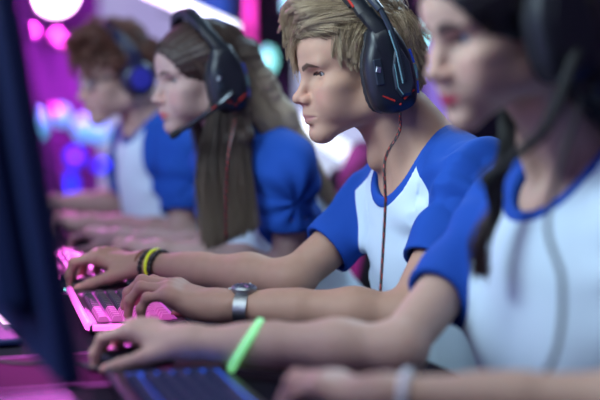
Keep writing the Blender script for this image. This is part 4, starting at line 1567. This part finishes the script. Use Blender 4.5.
KEYG = key_mat('key_grey', (.06, .06, .075), (1, .2, .8), .0, .3)
KEYZ = key_mat('key_pink_glow', (.10, .03, .08), (1, .15, .75), .5, .3)  # pink glow put into keycaps; stands for reflected magenta on the fair-haired man's keyboard
DIMP = glow('backlight_dim_pink', (.9, .12, .7), .12)
KEYB = key_mat('key_blue_lit', (.012, .02, .05), (.03, .16, 1.0), .02, .6)
KEYP = key_mat('key_pink_lit', (.04, .03, .045), (1, .15, .75), .12, .25)
RZ = math.radians(84)
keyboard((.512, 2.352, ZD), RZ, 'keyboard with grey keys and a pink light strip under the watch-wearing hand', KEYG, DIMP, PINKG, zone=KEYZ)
keyboard((.430, 1.615, ZD), math.radians(86), 'blue-backlit keyboard nearest the camera, at the bottom edge', KEYB, BLUEG, legend=BLUEL)
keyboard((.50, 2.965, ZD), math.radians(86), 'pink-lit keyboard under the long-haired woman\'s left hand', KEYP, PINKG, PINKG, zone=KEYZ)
keyboard((.475, 3.66, ZD), math.radians(86), 'pink-lit keyboard under the far man\'s hands', KEYP, PINKG, PINKG)

# ------------------------------------------------------------------ mice
MB_ = plain('mouse_black', (.014, .014, .022), .3)


def mouse(loc, rz, label, lit, side=None):
    """local +y is forward (away from the hand's wrist)"""
    root = tag(empty('mouse', loc, rz), label, 'mouse', 'computer mice on the long desk')
    S = SDF()
    S.ell((0, -.012, .008), (.033, .052, .030), None, 0)
    S.ell((0, .030, .006), (.029, .036, .020), None, .02)
    S.ell((-.028, .0, .004), (.016, .035, .016), None, .012)
    for pr_i in range(len(S.P)):
        S.P[pr_i] = S.P[pr_i][:-1] + ((V3(0, 0, .001), V3(0, 0, -1)),)
    S.ell((0, .055, .03), (.0016, .045, .012), None, .001, 's')
    V, Q = S.mesh(.0022)
    add('shell', V, Q, MB_, root, local=True)
    mb = MB(); mb.cyl((-.004, .036, .0235), (.004, .036, .0235), .0085, 18); mb.build('scroll_wheel', [lit], root, local=True, sharp=.6)
    mb = MB(); mb.tube([(-.038, -.03, .009), (-.0425, 0, .010), (-.038, .028, .009), (-.026, .060, .008)], .0028, 8); mb.build('side_light', [side or lit], root, local=True, sharp=1)
    mb = MB(); mb.tube([(.012, -.045, .031), (0, -.052, .028), (-.012, -.045, .031)], .004, 8); mb.build('logo_light', [lit], root, local=True, sharp=1)
    mb = MB(); mb.tube(catmull([(0, .062, .006), (.005, .10, .004), (-.02, .16, .004), (-.01, .22, .004)], 20), .0022, 8); mb.build('cord', [CORD], root, local=True, sharp=1)
    return root


ICE = glow('mouse_light_ice', (.3, .9, 1.0), 3.5)


def under(hd, back=.0, side=.0):
    """point of the desk under the middle of a hand"""
    j = hd['joints']
    p = (j[1][0] + j[2][0]) / 2 + (j[1][3] - j[1][0]) * .25
    return V3(p[0], p[1], ZD) + unit(V3(hd['D'][0], hd['D'][1], 0)) * back


def mrz(hd): return math.atan2(-hd['D'][0], hd['D'][1])


for B, lab, m in ((BOY, 'black mouse with pink and ice-blue lights under the fair-haired man\'s hand', PINKG), (NEAR, 'black mouse held by the woman nearest the camera', PINKG),
                  (LONG, 'black mouse with a pink glow held by the long-haired woman', PINKG), (FAR, 'black mouse under the far man\'s right hand', PINKG)):
    mouse(under(B.hd['R'], -.005), mrz(B.hd['R']), lab, m, MB_ if B is NEAR else (ICE if B is BOY else None))

PADM = plain('mouse_pad_cloth', (.008, .008, .012), .95, bump=.2, nscale=900)
for (x, y, lab) in ((.30, 1.875, 'dark magenta mat on the desk beside the nearest monitor'), (.43, 2.70, 'black mouse pad under the fair-haired man\'s mouse')):
    root = tag(empty('desk_mat', (x, y, ZD)), lab, 'mat', 'mats on the long desk')
    mb = MB(); mb.box((0, 0, .0012), (.15 if y > 2 else .085, .11, .0012), bev=.001); mb.build('pad', [PADM if y > 2 else plain('mat_magenta', (.12, .006, .07), .85, spec=.1)], root, local=True)
    mb = MB(); hx = .15 if y > 2 else .085; mb.tube([(-hx, -.11, .002), (hx, -.11, .002), (hx, .11, .002), (-hx, .11, .002)], .0018, 6, closed=True); mb.build('rim', [DIMP], root, local=True)
p = on_z(4, 328, ZD)
root = tag(empty('light_bar', p), 'small glowing pink light bar on the desk at the left edge', 'light bar')
mb = MB(); mb.box(p + V3(0, 0, .006), (.02, .05, .006), bev=.003); mb.build('base', [DARKM], root)
mb = MB(); mb.tube([p + V3(0, -.045, .016), p + V3(0, .045, .016)], .008, 10); mb.build('diffuser', [glow('bar_pink_white', (1.0, .55, .9), 3)], root, sharp=1)

# ------------------------------------------------------------------ monitors
SHELL = plain('monitor_navy_shell', (.007, .016, .08), .5, spec=.25)
SCR = grad_mat('game_picture', (.16, .36, .90), (.60, .40, .95), 1.5, scale=6)


def monitor(y0, label, lit=True):
    """near lower corner of the back edge at y0; leans back 7.5 degrees"""
    W, H = .54, .43
    pb = V3(.246, y0, .845)
    tl = math.radians(8.8)
    up = V3(-math.sin(tl), 0, math.cos(tl)); nn = V3(math.cos(tl), 0, math.sin(tl)); yy = V3(0, 1, 0)
    R = np.stack([nn, yy, up])
    root = tag(empty('monitor', (.14, y0 + W / 2, ZD)), label, 'monitor', 'monitors facing the players')
    c = pb + yy * W / 2 + up * H / 2
    mb = MB(); mb.box(c - nn * .012, (.012, W / 2, H / 2), R=R, bev=.004)
    mb.box(c - nn * .035, (.022, W / 2 - .07, H / 2 - .06), R=R, bev=.018)
    mb.build('housing', [SHELL], root)
    mb = MB(); mb.box(c - nn * .0012, (.0015, W / 2 - .012, H / 2 - .014), R=R); mb.build('screen', [SCR], root)
    ctr = c - nn * .058; ctr[2] = .905; ctr[0] += .012
    mb = MB(); mb.tube([ctr + .03 * (yy * math.cos(t) + up * math.sin(t)) for t in np.linspace(0, 2 * PI, 41)[:-1]], .005, 8, closed=True); mb.build('light_ring', [RINGB], root, sharp=1)
    mb = MB(); mb.tube([c - nn * .05 - up * .02, V3(c[0] - .09, c[1], .93), V3(c[0] - .09, c[1], ZD + .01)], [.028, .026, .03], 12); mb.build('stand_neck', [SHELL], root, sharp=.8)
    mb = MB(); mb.box((.20, c[1], ZD + .007), (.10, .13, .006), bev=.004); mb.build('stand_base', [SHELL], root)
    return root


monitor(1.295, 'navy monitor seen from behind at the left edge of the frame')
monitor(1.935, 'monitor facing the fair-haired man, behind the nearest monitor')
monitor(2.64, 'monitor facing the long-haired woman')
monitor(3.31, 'monitor facing the far man with glasses')

# ------------------------------------------------------------------ wrist things
def wrist_ring(B, side, t, extra=0.0):
    hd = B.hd[side]; W = B.spec['W' + side]; E = B.spec['E' + side]
    a = unit(W - E); c = W - a * t
    n = unit(hd['N'] - a * np.dot(hd['N'], a)); s = np.cross(n, a)
    k = B.spec.get('armk', 1.0)
    return c, a, n, s, k


def band(c, a, n, s, ru, rs, tilt=0, n_=40):
    P = []
    for t in np.linspace(0, 2 * PI, n_ + 1)[:-1]:
        P.append(c + n * ru * math.cos(t) + s * rs * math.sin(t) + a * tilt * math.cos(t))
    return P


# watch
c, a, n, s, k = wrist_ring(BOY, 'L', .028)
root = tag(empty('wristwatch', c), 'silver wristwatch with a mesh band on the fair-haired man\'s left wrist', 'watch')
STEEL = plain('watch_steel', (.36, .37, .38), .42, 1.0, bump=.3, nscale=600)
DIAL = plain('watch_dial', (.05, .06, .09), .3)
PP = band(c, a, n, s, .0245 , .0335)
mb = MB(); rings = []
for i, p in enumerate(PP):
    o_ = unit(p - c); hw = .010
    rings.append([p - a * hw - o_ * .001, p - a * hw + o_ * .0015, p + a * hw + o_ * .0015, p + a * hw - o_ * .001])
rings.append(rings[0]); mb.loft(rings, cap=False); mb.build('strap', [STEEL], root, sharp=.6)
cc = c + n * .027 
mb = MB(); mb.loft([[cc + n * z + r * (a * math.cos(t) + s * math.sin(t)) for t in np.linspace(0, 2 * PI, 33)[:-1]][::-1] for z, r in ((-.004, .017), (0, .0195), (.004, .0195), (.0065, .0175))])
cs = mb.build('case', [STEEL], root, sharp=.5)
mb = MB(); mb.loft([[cc + n * z + r * (a * math.cos(t) + s * math.sin(t)) for t in np.linspace(0, 2 * PI, 33)[:-1]][::-1] for z, r in ((.006, .0162), (.0072, .0160))]); mb.build('dial', [DIAL], cs)
mb = MB()
for ang, ln in ((.6, .008), (2.4, .012)):
    d = a * math.cos(ang) + s * math.sin(ang); mb.tube([cc + n * .0078, cc + n * .0078 + d * ln], .0007, 6)
for q in range(12):
    d = a * math.cos(q * PI / 6) + s * math.sin(q * PI / 6); mb.tube([cc + n * .0076 + d * .012, cc + n * .0076 + d * .0145], .0007, 6)
mb.build('hands_and_marks', [SIL], cs)
mb = MB(); mb.cyl(cc + a * .019, cc + a * .0235, .0028, 10); mb.build('crown', [STEEL], cs, sharp=.6)

# bracelets
def ring_obj(name, B, side, t, r, ru, rs, mat, label, cat, group=None, tilt=0.0, beads=0):
    c, a, n, s, k = wrist_ring(B, side, t)
    P = band(c, a, n, s, ru, rs, tilt)
    mb = MB()
    if beads:
        for p in [P[int(i * len(P) / beads)] for i in range(beads)]: mb.sphere(p, r, 5)
        o = mb.build(name, [mat], sharp=1)
    else:
        mb.tube(P, r, 10, closed=True); o = mb.build(name, [mat], sharp=1)
    return tag(o, label, cat, group)


LEATH = plain('bracelet_leather', (.20, .07, .03), .6); BEAD = plain('bracelet_bead', (.02, .016, .014), .35)
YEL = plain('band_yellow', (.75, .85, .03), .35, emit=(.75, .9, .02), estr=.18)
GRN = plain('band_glow_green', (.35, .9, .40), .35, emit=(.30, 1.0, .38), estr=.55)
WHT = plain('band_white', (.8, .8, .85), .5)
g = 'bracelets on the fair-haired man\'s right wrist'
ring_obj('bracelet', BOY, 'R', -.006, .0046, .0250, .0330, LEATH, 'brown leather bracelet nearest the hand on the fair-haired man\'s wrist', 'bracelet', g)
ring_obj('bracelet', BOY, 'R', .005, .0052, .0262, .0342, BEAD, 'black beaded bracelet between the brown and yellow ones', 'bracelet', g, beads=24)
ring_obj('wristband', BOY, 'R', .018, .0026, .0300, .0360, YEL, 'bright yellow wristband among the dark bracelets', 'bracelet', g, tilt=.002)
ring_obj('bracelet', BOY, 'R', .026, .0058, .0265, .0345, BEAD, 'black beaded bracelet nearest the elbow, after the yellow one', 'bracelet', g, beads=24)
ring_obj('wristband', NEAR, 'R', .072, .0055, .0305, .0370, GRN, 'pale green glowing wristband on the nearest woman\'s right forearm', 'bracelet', tilt=-.018)
ring_obj('wristband', NEAR, 'L', .02, .005, .0255, .034, WHT, 'white wristband on the nearest woman\'s left wrist at the bottom edge', 'bracelet')

# ------------------------------------------------------------------ chairs
CBLK = plain('chair_black_leatherette', (.012, .012, .016), .6, spec=.2, bump=.2, nscale=200); CPNK = plain('chair_magenta_leatherette', (.45, .02, .22), .5)


def gaming_chair():
    """local -x is forward"""
    root = empty('gaming_chair', (0, 0, 0))
    mb = MB(); mb.box((-.02, 0, .445), (.25, .21, .045), bev=.035); mb.build('seat', [CBLK], root, local=True, sharp=1)
    for s in (1, -1):
        mb = MB(); mb.box((-.02, s * .235, .465), (.24, .035, .05), bev=.03); mb.build('seat_bolster', [CPNK], root, local=True, sharp=1)
    mb = MB(); rk = .22
    def bp(y, z): return V3(.23 + (z - .5) * rk, y, z)
    def outl(th, kx):
        pts = [(-.20, .50), (-.24, .62), (-.25, .80), (-.22, .92), (-.14, 1.0), (-.12, 1.04), (.12, 1.04), (.14, 1.0), (.22, .92), (.25, .80), (.24, .62), (.20, .50)]
        return [bp(y * kx, .78 + (z - .78) * kx) + V3(th, 0, 0) for y, z in pts]
    mb.loft([outl(.04, .9), outl(.03, 1), outl(-.02, 1), outl(-.045, .92), outl(-.05, .6)]); mb.build('backrest', [CBLK], root, local=True, sharp=1)
    for s in (1, -1):
        mb = MB(); mb.tube([bp(s * .20, .56) + V3(-.03, 0, 0), bp(s * .235, .66) + V3(-.045, 0, 0), bp(s * .235, .84) + V3(-.045, 0, 0), bp(s * .18, .95) + V3(-.035, 0, 0)], [.03, .045, .045, .025], 10, flat=(.8, 1)); mb.build('wing', [CBLK], root, local=True, sharp=1)
        mb = MB(); mb.box(bp(s * .17, .66) + V3(-.03, 0, 0), (.03, .05, .13), bev=.02); mb.build('side_panel', [CPNK], root, local=True, sharp=1)
        mb = MB(); mb.tube([(.06, s * .27, .44), (.06, s * .31, .45), (.03, s * .31, .62)], .018, 8); mb.box((-.02, s * .31, .635), (.12, .04, .014), bev=.01); mb.build('armrest', [CBLK], root, local=True, sharp=1)
    mb = MB(); mb.cyl((0, 0, .10), (0, 0, .41), .028, 14); mb.build('gas_post', [DARKM], root, local=True, sharp=.6)
    for i in range(5):
        t = 2 * PI * i / 5 + .3; d = V3(math.cos(t), math.sin(t), 0)
        mb = MB(); mb.tube([V3(0, 0, .11), d * .30 + V3(0, 0, .075)], [.03, .018], 8); lg = mb.build('leg', [DARKM], root, local=True, sharp=1)
        mb = MB(); q = d * .30; pr = V3(-d[1], d[0], 0); mb.cyl(q + V3(0, 0, .03) - pr * .02, q + V3(0, 0, .03) + pr * .02, .03, 14); mb.build('caster', [DARKM], lg, local=True, sharp=.6)
    return root


ch0 = gaming_chair()
for i, (B, lab) in enumerate(((BOY, 'black and magenta gaming chair under the fair-haired man'), (NEAR, 'black and magenta gaming chair under the nearest woman'),
                              (LONG, 'black and magenta gaming chair showing behind the long-haired woman'), (FAR, 'black and magenta gaming chair under the far man'))):
    c_ = ch0 if i == 0 else copy_tree(ch0)
    P = B.spec['P']
    c_.location = (P[0] + (.14 if B is FAR else .03), P[1], -.06 if B is FAR else -.045)
    tag(c_, lab, 'chair', 'gaming chairs along the desk')
# ------------------------------------------------------------------ camera
cd = bpy.data.cameras.new('camera')
cam = bpy.data.objects.new('camera', cd); COL.objects.link(cam)
cam.matrix_world = Matrix(((RGT[0], UPV[0], -FWD[0], CAM[0]), (RGT[1], UPV[1], -FWD[1], CAM[1]), (RGT[2], UPV[2], -FWD[2], CAM[2]), (0, 0, 0, 1)))
cd.sensor_width = 36; cd.lens = FPX / 600 * 36
cd.clip_start = .05
cd.dof.use_dof = True; cd.dof.focus_distance = 2.30; cd.dof.aperture_fstop = 1.8
sc.camera = cam
sc.view_settings.view_transform = 'Standard'; sc.view_settings.look = 'None'
sc.view_settings.exposure = 0.0; sc.view_settings.gamma = 1.0
sc.view_settings.use_curve_mapping = False
